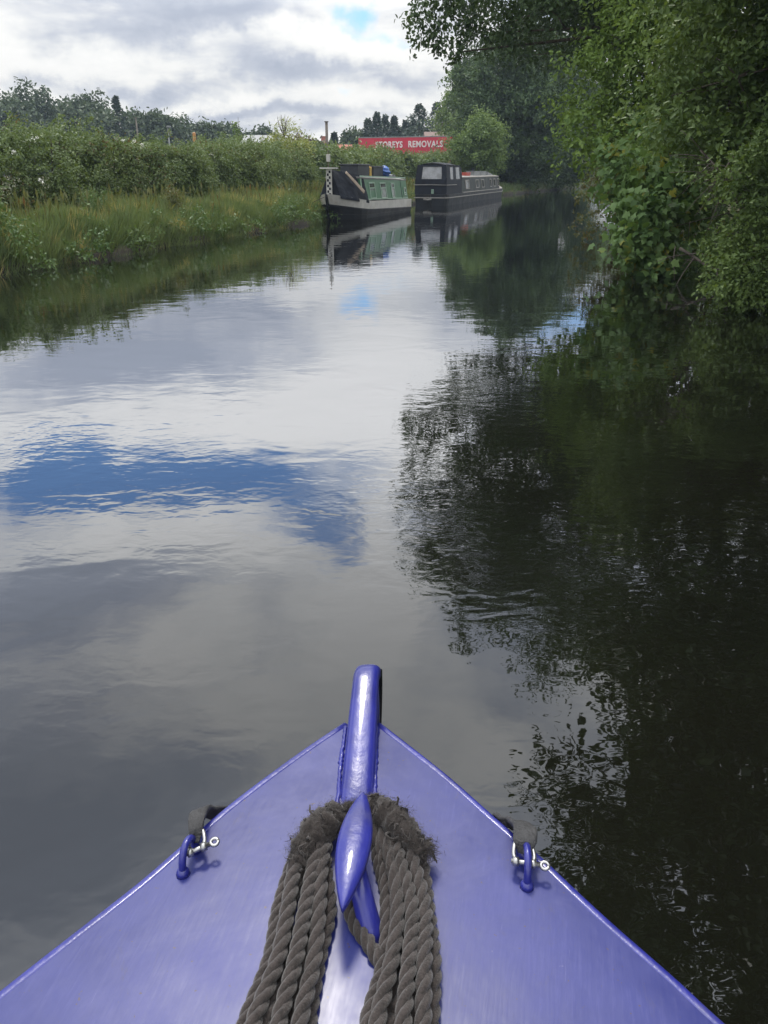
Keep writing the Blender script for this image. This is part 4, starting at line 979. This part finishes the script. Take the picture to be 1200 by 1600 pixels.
# spray of hedge rising in front of the lettering
bush('hedge_sprig', 'hedge spray rising in front of the lorry lettering', 'shrub', 679, 222, 62, 6, LM['hedge'], 150, leaf=.12, n=10, nl=40, cr=.28)
bush('hedge_shrub', 'dark rounded shrub directly behind the canopy of the black boat', 'shrub', 674, 243, 58, 15, LM['dark'], 151, leaf=.12, n=20, nl=120)
def house(label, x0, x1, yr, ye, Y, roofm, wallm, chim=None, depth=6):
    a_, b_ = P(x0, ye, Y), P(x1, ye, Y); zr_ = P(x0, yr, Y + depth / 2).z; ze = a_.z
    t = empty('house', Vector(((a_.x + b_.x) / 2, Y + depth / 2, .6)), label, 'house')
    MB().box(a_.x + .2, b_.x - .2, Y + .2, Y + depth - .2, .5, ze, ).build('wall', wallm, t)
    mb = MB(); x0_, x1_ = a_.x, b_.x; r = .0
    mb.add([(x0_, Y, ze), (x1_, Y, ze), (x1_, Y + depth, ze), (x0_, Y + depth, ze), (x0_ + r, Y + depth / 2, zr_), (x1_ - r, Y + depth / 2, zr_)], [(0, 1, 5, 4), (2, 3, 4, 5), (0, 4, 3), (1, 2, 5), (3, 2, 1, 0)])
    rf_ = mb.build('roof', roofm, t)
    for xx in (x0_ + (x1_ - x0_) * .3, x0_ + (x1_ - x0_) * .68):
        w_ = MB().box(xx - .45, xx + .45, Y + .14, Y + .19, ze - 1.5, ze - .5).build('window', M['white_trim'], t)
        MB().box(xx - .38, xx + .38, Y + .125, Y + .139, ze - 1.43, ze - .57).build('pane', M['dark_glass'], w_)
    if chim is not None:
        cx = P(chim, 220, Y).x; MB().box(cx - .3, cx + .3, Y + depth / 2 - .3, Y + depth / 2 + .3, zr_ - .6, zr_ + .7).build('chimney', wallm, rf_)
house('low building with a grey sheet roof left of the willow bush', 376, 428, 211, 223, 96, M['slate'], M['render_wall'])
house('brown tiled house behind the right end of the red lorry', 664, 722, 206, 217, 104, M['tile'], M['brick'])
house('small red roofed building left of the red lorry', 523, 549, 226, 238, 98, M['rust'], M['brick'])
house('house with a chimney beside the wooden pole', 484, 516, 222, 236, 110, M['tile'], M['brick'], 503)
house('brick house with a steep brown roof behind the willow bush', 455, 482, 218, 232, 100, M['tile'], M['brick'])
def pole(name, label, px, y0, Y, r, m, cat='pole', arm=False):
    p_ = P(px, y0, Y); t = empty(name, Vector((p_.x, Y, .5)), label, cat)
    MB().tube([(p_.x, Y, .4), (p_.x, Y, p_.z)], [r * 1.25, r], 8).build('post', m, t, True)
    if arm: MB().box(p_.x - .08, p_.x + .25, Y - .12, Y + .12, p_.z - .02, p_.z + .1).build('lamp_head', M['slate'], t, bevel=.03)
    else: MB().box(p_.x - r * 1.5, p_.x + r * 1.5, Y - r * 1.5, Y + r * 1.5, p_.z - .05, p_.z + .03).build('cap', m, t)
pole('utility_pole', 'bare wooden pole between the copper tree and the red lorry', 510, 190, 84, .13, M['wood'])
pole('utility_pole', 'grey pole in front of the dark trees of the left horizon', 212, 184, 96, .07, M['wood'])
pole('utility_pole', 'thin pole above the brown tiled roof', 691, 192, 100, .08, M['wood'])
pole('street_lamp', 'thin lamp post above the hedge left of the orange marker', 262, 199, 70, .05, M['slate'], 'street lamp', True)
p_ = P(303, 207, 58); t = empty('marker_post', Vector((p_.x, 58, .5)), 'orange topped marker post behind the hedge', 'post')
MB().tube([(p_.x, 58, .4), (p_.x, 58, p_.z - .6)], .05, 8).build('post', M['wood'], t)
MB().box(p_.x - .10, p_.x + .10, 57.9, 58.1, p_.z - .62, p_.z, ).build('board', M['orange'], t, bevel=.05)
# ------------------------------------------------------------------ our own boat: the blue fore deck
DZ = .95
def sweep(mb, path, sec, up=(0, 0, 1), scale=None, cap=True):
    path = [Vector(p) for p in path]; n = len(path); k = len(sec); vs = []
    for i, p in enumerate(path):
        t = (path[min(i + 1, n - 1)] - path[max(i - 1, 0)]).normalized()
        u_ = Vector(up[i] if isinstance(up, list) else up); side = t.cross(u_)
        side = side.normalized() if side.length > 1e-5 else Vector((1, 0, 0)); v_ = side.cross(t)
        q = scale[i] if scale else 1
        for (a, b_) in sec: vs.append(p + side * a * q + v_ * b_ * q)
    fs = [(i * k + j, i * k + (j + 1) % k, (i + 1) * k + (j + 1) % k, (i + 1) * k + j) for i in range(n - 1) for j in range(k)]
    if cap: fs += [tuple(range(k))[::-1], tuple((n - 1) * k + j for j in range(k))]
    return mb.add(vs, fs)
def rrect(w_, h_, r, n=4):
    out = []
    for cx, cy, a0 in ((w_ - r, h_ - r, 0), (-w_ + r, h_ - r, 90), (-w_ + r, -h_ + r, 180), (w_ - r, -h_ + r, 270)):
        for i in range(n + 1):
            a = R(a0 + 90 * i / n); out.append((cx + r * math.cos(a), cy + r * math.sin(a)))
    return out
own = empty('blue_boat', G(560, 1300, 0), 'blue painted bow of the boat carrying the photographer', 'boat')
Lp = [(541, 1131), (480, 1172), (410, 1223), (350, 1270), (280, 1331), (215, 1387), (100, 1477), (0, 1556), (-57, 1602)]
Rp = [(590, 1131), (640, 1170), (700, 1218), (775, 1285), (840, 1341), (899, 1397), (960, 1453), (1050, 1532), (1120, 1597)]
axA, axB = G(565, 1131, DZ), G(531, 1600, DZ); ax = (axB - axA).normalized()
Le = [G(x, y, DZ) for x, y in Lp]; Re = [G(x, y, DZ) for x, y in Rp]
perp = Vector((ax.y, -ax.x, 0))          # towards the left of the picture is negative x
if perp.x < 0: perp = -perp
def axp(d, w_, z): return axA + ax * d + perp * w_ + Vector((0, 0, z - DZ))
def wd(p): q = p - axA; return q.dot(ax), q.dot(perp)
for lst, sg in ((Le, -1), (Re, 1)):
    d, w_ = wd(lst[-1])
    for dd, ww in ((.12, .093), (.3, .22), (.6, .37), (1.0, .49), (1.6, .56), (2.6, .58)): lst.append(axp(d + dd, sg * (abs(w_) + ww), DZ))
NL = 44
Ls = spline([axA + (Le[0] - axA) * 1.0] + Le[1:], NL); Rs = spline([Re[0]] + Re[1:], NL)
def arcl(pts):
    s = [0]
    for a, b_ in zip(pts, pts[1:]): s.append(s[-1] + (b_ - a).length)
    return s
def at_d(pts, d):
    for a, b_ in zip(pts, pts[1:]):
        da, db = wd(a)[0], wd(b_)[0]
        if da <= d <= db: return a.lerp(b_, (d - da) / max(db - da, 1e-6))
    return pts[-1] if d > 0 else pts[0]
ds = [0.0] + list(np.linspace(.02, .70, 30))
dk = MB(); V = []
NW = 12
for d in ds:
    a, b_ = at_d(Ls, d), at_d(Rs, d)
    for j in range(NW + 1):
        q = j / NW; p_ = a.lerp(b_, q); p_.z = DZ + .006 * (1 - abs(2 * q - 1)) * min(1, d * 3); V.append(p_)
k = NW + 1
dk.add(V, [(i * k + j, i * k + j + 1, (i + 1) * k + j + 1, (i + 1) * k + j) for i in range(len(ds) - 1) for j in range(NW)])
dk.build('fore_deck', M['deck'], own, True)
# gunwale bead round the edge, hull sides, bulkhead, well
for pts, sg in ((Ls, -1), (Rs, 1)):
    sweep(MB(), [p_ + Vector((0, 0, -.006)) for p_ in pts], rrect(.007, .007, .005)).build('gunwale_bead', M['gloss_blue'], own, True)
hs = MB()
for pts, sg in ((Ls, -1), (Rs, 1)):
    V = []
    for p_ in pts:
        d, w_ = wd(p_); rk = .18 * max(0, 1 - d / .9)
        for z, f in ((DZ - .012, 1.0), (DZ - .14, .985), (.5, .9), (.12, .80), (-.3, .72)):
            V.append(axp(d + rk * (DZ - z), w_ * (f if d < 1.2 else 1 - (1 - f) * .3) + sg * .004, z))
    n = len(pts)
    hs.add([v for v in V], [(i * 5 + j, i * 5 + j + 1, i * 5 + 6 + j, i * 5 + 5 + j) for i in range(n - 1) for j in range(1, 4)])
    MB().add(V, [(i * 5, i * 5 + 1, i * 5 + 6, i * 5 + 5) for i in range(n - 1)]).build('blue_hull_band', M['gloss_blue'], own, True)
hs.build('hull', M['black_hull'], own, True)
a, b_ = at_d(Ls, .70), at_d(Rs, .70)
MB().hexa([a + Vector((.02, 0, -.5)), b_ + Vector((-.02, 0, -.5)), b_ + Vector((-.02, .012, -.5)), a + Vector((.02, .012, -.5)), a, b_, b_ + Vector((0, .012, 0)), a + Vector((0, .012, 0))]).build('bulkhead', M['gloss_blue'], own)
for pts, sg in ((Ls, -1), (Rs, 1)):
    q = [p_ for p_ in pts if wd(p_)[0] > .66]
    V = []
    for p_ in q:
        V += [p_ + Vector((0, 0, -.002)), p_ - perp * sg * .13 + Vector((0, 0, -.002)), p_ - perp * sg * .13 + Vector((0, 0, -.5))]
    MB().add(V, [(i * 3 + j, i * 3 + j + 1, i * 3 + 4 + j, i * 3 + 3 + j) for i in range(len(q) - 1) for j in range(2)]).build('side_gunwale', M['gloss_blue'], own)
MB().hexa([axp(.68, -.9, .40), axp(.68, .9, .40), axp(3.2, .95, .40), axp(3.2, -.95, .40), axp(.68, -.9, .45), axp(.68, .9, .45), axp(3.2, .95, .45), axp(3.2, -.95, .45)]).build('well_floor', M['grey_roof'], own)
# stem post: rounded bar rising over the tip, then down the stem
w_top = P(572, 1050, 1.10)
sp_ = [G(556, 1275, DZ - .012), G(557, 1246, DZ + .004), (G(557, 1246, DZ + .004).lerp(w_top, .35)), (G(557, 1246, DZ + .004).lerp(w_top, .7)), w_top, w_top + Vector((.003, .020, -.004)), w_top + Vector((.004, .034, -.022)), w_top + Vector((.004, .040, -.06))]
path = spline(sp_[:5], 24) + spline(sp_[4:], 8)[1:]
sec = [(.0245 * math.copysign(abs(math.cos(a)) ** .62, math.cos(a)), .017 * math.copysign(abs(math.sin(a)) ** .8, math.sin(a))) for a in np.linspace(0, 2 * math.pi, 33)[:-1]]
dn = Vector((0, 0, -.013))
sweep(MB(), [p_ + dn for p_ in path], sec, up=[(0, 0, 1)] * 24 + [(0, .5, 1), (0, 1, 1), (0, 1, .8), (0, 1, .5), (0, 1, .3), (0, 1, .1), (0, 1, 0)], scale=[1.1 - .18 * min(1, i / 23) for i in range(31)]).build('stem_post', M['gloss_blue'], own, True)
rgw = np.random.default_rng(8)
for sg in (-1, 1):
    bp_ = spline([G(557 + sg * 29, 1258, DZ + .002), G(560 + sg * 27, 1190, DZ + .002), G(565 + sg * 25, 1136, DZ + .001)], 40)
    MB().tube([p_ + Vector((rgw.normal() * .0006, 0, rgw.normal() * .0004)) for p_ in bp_], [.0036 + .0003 * math.sin(i * 1.7) + .0004 * math.sin(i * .37) for i in range(40)], 8).build('weld_bead', M['gloss_blue'], own, True)
mb = MB(); sweep(mb, spline([w_top + Vector((.002, -.035, -.028)), w_top + Vector((.003, -.012, -.12)), w_top + Vector((0, -.04, -.45)), w_top + Vector((-.01, -.14, -1.0)), w_top + Vector((-.02, -.35, -1.4))], 20), rrect(.020, .030, .006), up=(0, 1, .1)); mb.build('stem_bar', M['gloss_blue'], own, True)
mb = MB(); sweep(mb, spline([w_top + Vector((.006, .020, -.012)), w_top + Vector((.006, .022, -.06)), w_top + Vector((.004, .010, -.14))], 8), rrect(.022, .006, .004), up=(0, 1, .1)); mb.build('stem_rubbing_strip', M['black_hull'], own, True)
# little webs closing the gap between the bar and the deck
# mooring stud: lens shaped cross bar on a leaning post
SZ = 1.022
tipA, tipB = G(568, 1240, SZ), G(535, 1421, SZ - .004)
N = 28; V = []; ln = (tipB - tipA).normalized(); sdv = ln.cross(Vector((0, 0, 1))).normalized()
for i in range(N):
    t_ = i / (N - 1); wdt = .0015 + .0205 * max(0, math.sin(math.pi * t_ ** .93)) ** .85; c = tipA.lerp(tipB, t_) + Vector((0, 0, .004 * math.sin(math.pi * t_)))
    hh = .35 + .65 * math.sin(math.pi * t_) ** .6
    for a, z in ((-1, 0), (-.93, .0035), (-.78, .006), (-.3, .0085), (.3, .0085), (.78, .006), (.93, .0035), (1, 0), (.98, -.006), (.8, -.012), (.2, -.017), (-.2, -.017), (-.8, -.012), (-.98, -.006)):
        V.append(c + sdv * a * wdt + Vector((0, 0, z * hh)))
mb = MB(); k = 14
mb.add(V, [(i * k + j, i * k + (j + 1) % k, (i + 1) * k + (j + 1) % k, (i + 1) * k + j) for i in range(N - 1) for j in range(k)] + [tuple(range(k))[::-1], tuple((N - 1) * k + j for j in range(k))])
so = mb.build('mooring_stud', M['gloss_blue'], own, True)
sb, st_ = G(583, 1468, DZ), G(552, 1345, SZ - .01)
mb = MB(); mb.tube([sb + Vector((0, 0, -.01)), sb.lerp(st_, .1), sb.lerp(st_, .5), st_], [.019, .0145, .0135, .0135], 16); mb.build('stud_post', M['gloss_blue'], so, True)
mb = MB(); ringp = [sb + Vector((math.cos(a) * .017, math.sin(a) * .017, .004)) for a in np.linspace(0, 2 * math.pi, 17)]; mb.tube(ringp, [.0045 + .001 * math.sin(i * 2.3) for i in range(17)], 7); mb.build('weld_bead', M['gloss_blue'], so, True)
# lifting rings welded to the deck
def ring(A_, B_, h_, lab=None):
    mid = (A_ + B_) / 2; hf = (B_ - A_) / 2; pts = []
    for i in range(15):
        a = math.pi * i / 14; pts.append(mid - hf * math.cos(a) + Vector((0, 0, h_ * math.sin(a) ** .8 if 0 < i < 14 else -.004)))
    o = MB(); o.tube(pts, .0050, 10); ob = o.build('deck_ring', M['gloss_blue'], own, True)
    for e in (A_, B_):
        bm_ = MB(); bm_.tube([e + Vector((0, 0, -.002)), e + Vector((0, 0, .004)), e + Vector((0, 0, .007))], [.0095, .008, .005], 10); bm_.build('weld_bead', M['gloss_blue'], ob, True)
    if lab: tag(ob, lab)
    return ob
ring(G(286, 1364, DZ + .003), G(305, 1326, DZ + .003), .033); ring(G(823, 1384, DZ + .003), G(820, 1336, DZ + .003), .033)
def shackle(label, p0, p1, crown, r=.0029, eye=1):
    t = empty('shackle', crown, label, 'shackle'); d = (p1 - p0); m_ = (p0 + p1) / 2; out = (crown - m_)
    bow = spline([p0, p0 - d * .10 + out * .35, p0 + d * .06 + out * .85, crown, p1 - d * .06 + out * .85, p1 + d * .10 + out * .35, p1], 26)
    MB().tube(bow, r, 9).build('bow', M['steel'], t, True)
    dn_ = d.normalized(); a, b_ = p0 - dn_ * .006, p1 + dn_ * .008
    MB().tube([a, b_], r * 1.15, 10).build('pin', M['steel'], t, True)
    for e in (p0, p1): MB().tube([e - dn_ * .004, e + dn_ * .004], r * 2.0, 10).build('eye_boss', M['steel'], t, True)
    c = (b_ if eye > 0 else a) + dn_ * .007 * eye; n_ = dn_.cross(out).normalized()
    rg_ = [c + (dn_ * math.cos(q) + n_.cross(dn_) * math.sin(q)) * .005 for q in np.linspace(0, 2 * math.pi, 15)]
    MB().tube(rg_, .0024, 8).build('pin_eye', M['steel'], t, True)
    return t
shackle('galvanised shackle through the left deck ring', G(297, 1332, DZ + .022), G(318, 1323, DZ + .024), G(307, 1296, DZ + .030))
shackle('galvanised shackle through the right deck ring', G(806, 1346, DZ + .022), G(833, 1350, DZ + .022), G(817, 1312, DZ + .030))
def strap(label, pts, wds, up, name='fender_strap'):
    pth = spline(pts, 26); n = len(pth); V = []
    mb = MB(); ups = []
    for i in range(n):
        q = i / (n - 1) * (len(up) - 1); kk = min(int(q), len(up) - 2); ups.append(tuple(Vector(up[kk]).lerp(Vector(up[kk + 1]), q - kk)))
    ws = np.interp(np.linspace(0, 1, n), np.linspace(0, 1, len(wds)), wds)
    k_ = 12
    for i, p_ in enumerate(pth):
        t_ = (pth[min(i + 1, n - 1)] - pth[max(i - 1, 0)]).normalized(); s_ = t_.cross(Vector(ups[i])).normalized(); v_ = s_.cross(t_)
        for j in range(k_):
            a = 2 * math.pi * j / k_; ca, sa = math.cos(a), math.sin(a)
            mb.v.append(tuple(p_ + s_ * ws[i] * .5 * math.copysign(abs(ca) ** .4, ca) + v_ * (.0042 + .002 * math.sin(i * .9 + j)) * math.copysign(abs(sa) ** .6, sa)))
    mb.f += [(i * k_ + j, i * k_ + (j + 1) % k_, (i + 1) * k_ + (j + 1) % k_, (i + 1) * k_ + j) for i in range(n - 1) for j in range(k_)] + [tuple(range(k_))[::-1], tuple((n - 1) * k_ + j for j in range(k_))]
    return tag(mb.build(name, M['webbing'], None, True), label, 'strap')
strap('black webbing strap folded from the left shackle over the deck edge', [G(305, 1316, DZ + .020), G(306, 1296, DZ + .032), G(308, 1276, DZ + .034), G(318, 1266, DZ + .012), G(333, 1270, DZ - .02), G(350, 1268, DZ - .05)], [.012, .020, .023, .023, .022, .02], [(0, .2, 1), (0, .2, 1), (0, .6, 1), (-.4, 1, .6), (-.8, 1, .2), (-.8, 1, 0)])
strap('black webbing strap folded from the right shackle over the deck edge', [G(818, 1334, DZ + .020), G(820, 1314, DZ + .032), G(820, 1294, DZ + .030), G(808, 1286, DZ + .010), G(794, 1286, DZ - .02), G(776, 1280, DZ - .05)], [.016, .032, .032, .026, .022, .02], [(0, .2, 1), (0, .2, 1), (0, .6, 1), (.4, 1, .6), (.8, 1, .2), (.8, 1, 0)])

# ------------------------------------------------------------------ coiled mooring rope
rope = empty('mooring_rope', G(560, 1300, DZ), 'thick brown rope looped over the blue mooring stud', 'rope')
def lay(mb, ctrl, r=.0105, pitch=.046, phase=0., step=.0026, seg=7, hand=1):
    rough_n = 80; c = spline(ctrl, rough_n * 4); s = arcl(c); L_ = s[-1]; n = int(L_ / step)
    ss = np.linspace(0, L_, n); arr = np.array([tuple(p) for p in c]); pts = np.stack([np.interp(ss, s, arr[:, i]) for i in range(3)], 1)
    t_ = np.gradient(pts, axis=0); t_ /= np.linalg.norm(t_, axis=1, keepdims=True)
    a = np.zeros_like(t_); v = np.cross(t_[0], (0, 0, 1.)); a[0] = v / np.linalg.norm(v)
    for i in range(1, n):
        q = a[i - 1] - t_[i] * np.dot(a[i - 1], t_[i]); a[i] = q / np.linalg.norm(q)
    b_ = np.cross(t_, a)
    for k_ in range(3):
        ph = phase + k_ * 2.0944 + hand * ss / pitch * 2 * math.pi
        cc = pts + (a * np.cos(ph)[:, None] + b_ * np.sin(ph)[:, None]) * r * .43
        base = len(mb.v)
        for j in range(seg):
            an = 2 * math.pi * j / seg
            ring_ = cc + (a * math.cos(an) + b_ * math.sin(an)) * r * .60
            if j == 0: allv = np.zeros((n, seg, 3))
            allv[:, j] = ring_
        mb.v += [tuple(x) for x in allv.reshape(-1, 3)]
        mb.f += [(base + i * seg + j, base + i * seg + (j + 1) % seg, base + (i + 1) * seg + (j + 1) % seg, base + (i + 1) * seg + j) for i in range(n - 1) for j in range(seg)]
rg = np.random.default_rng(99)
NLOOP = 7
Lx = {1600: [381, 398, 418, 437, 455, 471, 487], 1500: [411, 425, 441, 458, 473, 486, 500], 1420: [434, 446, 458, 473, 486, 498, 510], 1345: [462, 470, 480, 490, 498, 505, 512], 1300: [484, 490, 497, 504, 510, 514, 518]}
Rx = {1600: [678, 662, 646, 628, 608, 590, 571], 1500: [676, 664, 652, 638, 622, 608, 594], 1420: [670, 660, 650, 638, 628, 616, 604], 1345: [658, 648, 640, 628, 616, 604, 594], 1300: [636, 628, 620, 612, 602, 594, 586]}
zlay = [.000, .017, .002, .020, .000, .018, .003]
for i in range(NLOOP):
    mb = MB(); z0 = DZ + .0125; h_ = zlay[i]; ph = rg.uniform(0, 6)
    j = lambda a: rg.uniform(-a, a) * 2.5
    Lc = [G(Lx[1600][i] - 14 + i * 2, 1672, z0 + h_), G(Lx[1600][i] + j(2), 1600, z0 + h_ + j(.002)), G(Lx[1500][i] + j(4), 1500, z0 + h_ + j(.003)), G(Lx[1420][i] + j(3), 1420, z0 + h_), G(Lx[1345][i] + j(3), 1345, z0 + h_ * .8 + .004), G(Lx[1300][i], 1300, z0 + .012)]
    Rc = [G(Rx[1300][i], 1300, z0 + .012), G(Rx[1345][i] + j(3), 1345, z0 + h_ * .8 + .004), G(Rx[1420][i] + j(3), 1420, z0 + h_), G(Rx[1500][i] + j(4), 1500, z0 + h_ + j(.003)), G(Rx[1600][i] + j(2), 1600, z0 + h_ + j(.002)), G(Rx[1600][i] + 2, 1672, z0 + h_)]
    apex = [G(530 + i * 3, 1272 + i * 3, z0 + .012 + i * .001), G(556 + i, 1262 + i * 4, z0 + .012), G(584 - i, 1272 + i * 3, z0 + .012)]
    lend = [Vector((Lc[0].x, .372 - i * .004, z0 + h_ * .5)), Vector((Lc[0].x + .004, .335 - i * .003, z0 - .06)), Vector((Lc[0].x * .8 + .0, .33, z0 - .20))]
    rend = [Vector((Rc[-1].x, .372 - i * .004, z0 + h_ * .5)), Vector((Rc[-1].x - .004, .335 - i * .003, z0 - .06)), Vector((Rc[-1].x * .8, .33, z0 - .20))]
    ctrl = [(lend[2] + rend[2]) / 2 + Vector((0, 0, -.06 - i * .012))] + lend[::-1] + Lc + apex + Rc + rend + [(lend[2] + rend[2]) / 2 + Vector((0, 0, -.06 - i * .012))]
    lay(mb, ctrl, r=.0089 + .0008 * (i % 2), phase=ph, pitch=.056 + .006 * (i % 3))
    mb.build('rope_turn', M['rope'], rope, True)
mb = MB(); lay(mb, [G(548, 1350, DZ + .012), G(545, 1405, DZ + .012), G(556, 1445, DZ + .012), G(580, 1480, DZ + .012), G(612, 1540, DZ + .012), G(625, 1620, DZ + .012)], r=.0098); tag(mb.build('rope_tail', M['rope'], rope, True))
mb = MB(); lay(mb, [G(590, 1290, DZ + .02), G(592, 1340, DZ + .012), G(604, 1390, DZ + .012), G(612, 1440, DZ + .012), G(604, 1500, DZ + .008), G(590, 1560, DZ + .008), G(585, 1640, DZ + .008)], r=.0098); mb.build('rope_tail', M['rope'], rope, True)
# frayed whipping at the top of the coil
fp = spline([G(466, 1352, DZ + .028), G(478, 1318, DZ + .033), G(505, 1288, DZ + .036), G(535, 1272, DZ + .030), G(560, 1264, DZ + .026), G(590, 1264, DZ + .034), G(618, 1283, DZ + .038), G(640, 1308, DZ + .038), G(662, 1330, DZ + .034)], 60)
rad = [.012 + .010 * abs(math.sin(i * .11)) + .003 * math.sin(i * 1.3) for i in range(60)]
rad = [r_ * (1 + .22 * math.sin(i * .9) * math.sin(i * 2.1 + 1)) for i, r_ in enumerate(rad)]
rad = [min(r_, .0125) if 20 < i < 34 else r_ for i, r_ in enumerate(rad)]
mb = MB(); mb.tube(fp, [r_ * .86 for r_ in rad], 14)
rgv = np.random.default_rng(3); YARN = MB()
mb.v = [tuple(np.array(v) + rgv.normal(size=3) * .0022) for v in mb.v]
frc = mb.build('frayed_section', M['fray'], rope, True)
TPL['fibre'] = (np.array([(0, .032, 0), (0, -.032, 0), (.35, -.03, .10), (.35, .03, .10), (.7, -.024, .10), (.7, .024, .10), (1, 0, -.06)]), [(0, 1, 2, 3), (3, 2, 4, 5), (5, 4, 6)])
n = 26000; ii = rgv.integers(0, 60, n); base = np.array([tuple(fp[i]) for i in ii]); rr_ = np.array(rad)[ii]
base += rgv.normal(size=(n, 3)) * .004; u_ = unit(rgv.normal(size=(n, 3)) + np.array((0, 0, .5)))
tf = np.array([tuple((fp[min(i + 1, 59)] - fp[max(i - 1, 0)]).normalized()) for i in ii])
pos = base + u_ * rr_[:, None] * rgv.uniform(.7, 1.05, n)[:, None]
pos[:, 2] = np.maximum(pos[:, 2], DZ + .004)
me = leafmesh('frayed_fibres', pos, rgv.uniform(.0025, .0062, n), u_ + rgv.normal(size=(n, 3)) * .3, tf * rgv.choice([-1, 1], n)[:, None] * .8 + u_ * .45 + rgv.normal(size=(n, 3)) * .7, 'fibre')
for q in range(90):
    i_ = int(rgv.integers(0, 60)); 
    if 22 < i_ < 33: continue
    c0 = np.array(tuple(fp[i_])); u0 = unit(rgv.normal(size=(1, 3)) + (0, 0, .7))[0]; c0 = c0 + u0 * rad[i_] * .8
    pp_ = [c0]; dv = u0 * .6 + rgv.normal(size=3) * .6
    for k_ in range(6):
        dv = dv + rgv.normal(size=3) * .75; dv /= np.linalg.norm(dv); pp_.append(pp_[-1] + dv * .0034); pp_[-1][2] = max(pp_[-1][2], DZ + .006)
    YARN.tube(pp_, [.0018, .0018, .0016, .0017, .0015, .0012, .0006], 6)
yo = YARN.build('frayed_yarns', M['fray'], frc, True); yo['kind'] = 'stuff'
link('frayed_fibres', me, M['fray'], frc)['kind'] = 'stuff'
P2, N2, T2_, S2 = [], [], [], []
for (px, py, z, cnt, dx_) in ((668, 1328, .03, 900, 1.0), (655, 1338, .03, 500, .3), (465, 1335, .03, 500, -.8), (470, 1310, .04, 260, -.9), (628, 1270, .045, 160, .3), (505, 1350, .03, 400, -.1), (640, 1352, .03, 400, .2), (612, 1344, .03, 300, 0)):
    c = np.array(tuple(G(px, py, DZ + z))); q = rgv.normal(size=(cnt, 3)) * .0065; P2.append(c + q); T2_.append(rgv.normal(size=(cnt, 3)) * .8 + np.array((dx_, -.25, 0))); N2.append(rgv.normal(size=(cnt, 3)) + (0, 0, .6)); S2.append(rgv.uniform(.003, .009, cnt))
me = leafmesh('frayed_tuft', np.concatenate(P2), np.concatenate(S2), np.concatenate(N2), np.concatenate(T2_), 'fibre'); link('frayed_tuft', me, M['fray'], frc)['kind'] = 'stuff'
haze_m = bpy.data.materials.new('thin_air'); haze_m.use_nodes = True; hn = NT(haze_m.node_tree); hn.n.clear()
hv = hn.new('ShaderNodeVolumePrincipled'); hv.inputs['Color'].default_value = (.62, .76, .95, 1); hv.inputs['Density'].default_value = .0006
ho = hn.new('ShaderNodeOutputMaterial'); hn.l.new(hv.outputs[0], ho.inputs['Volume'])
hz = MB().box(-130, 130, -69, 175, -2.4, 22).build('haze', haze_m); tag(hz, 'thin bluish summer haze over the canal', 'haze', kind='stuff')
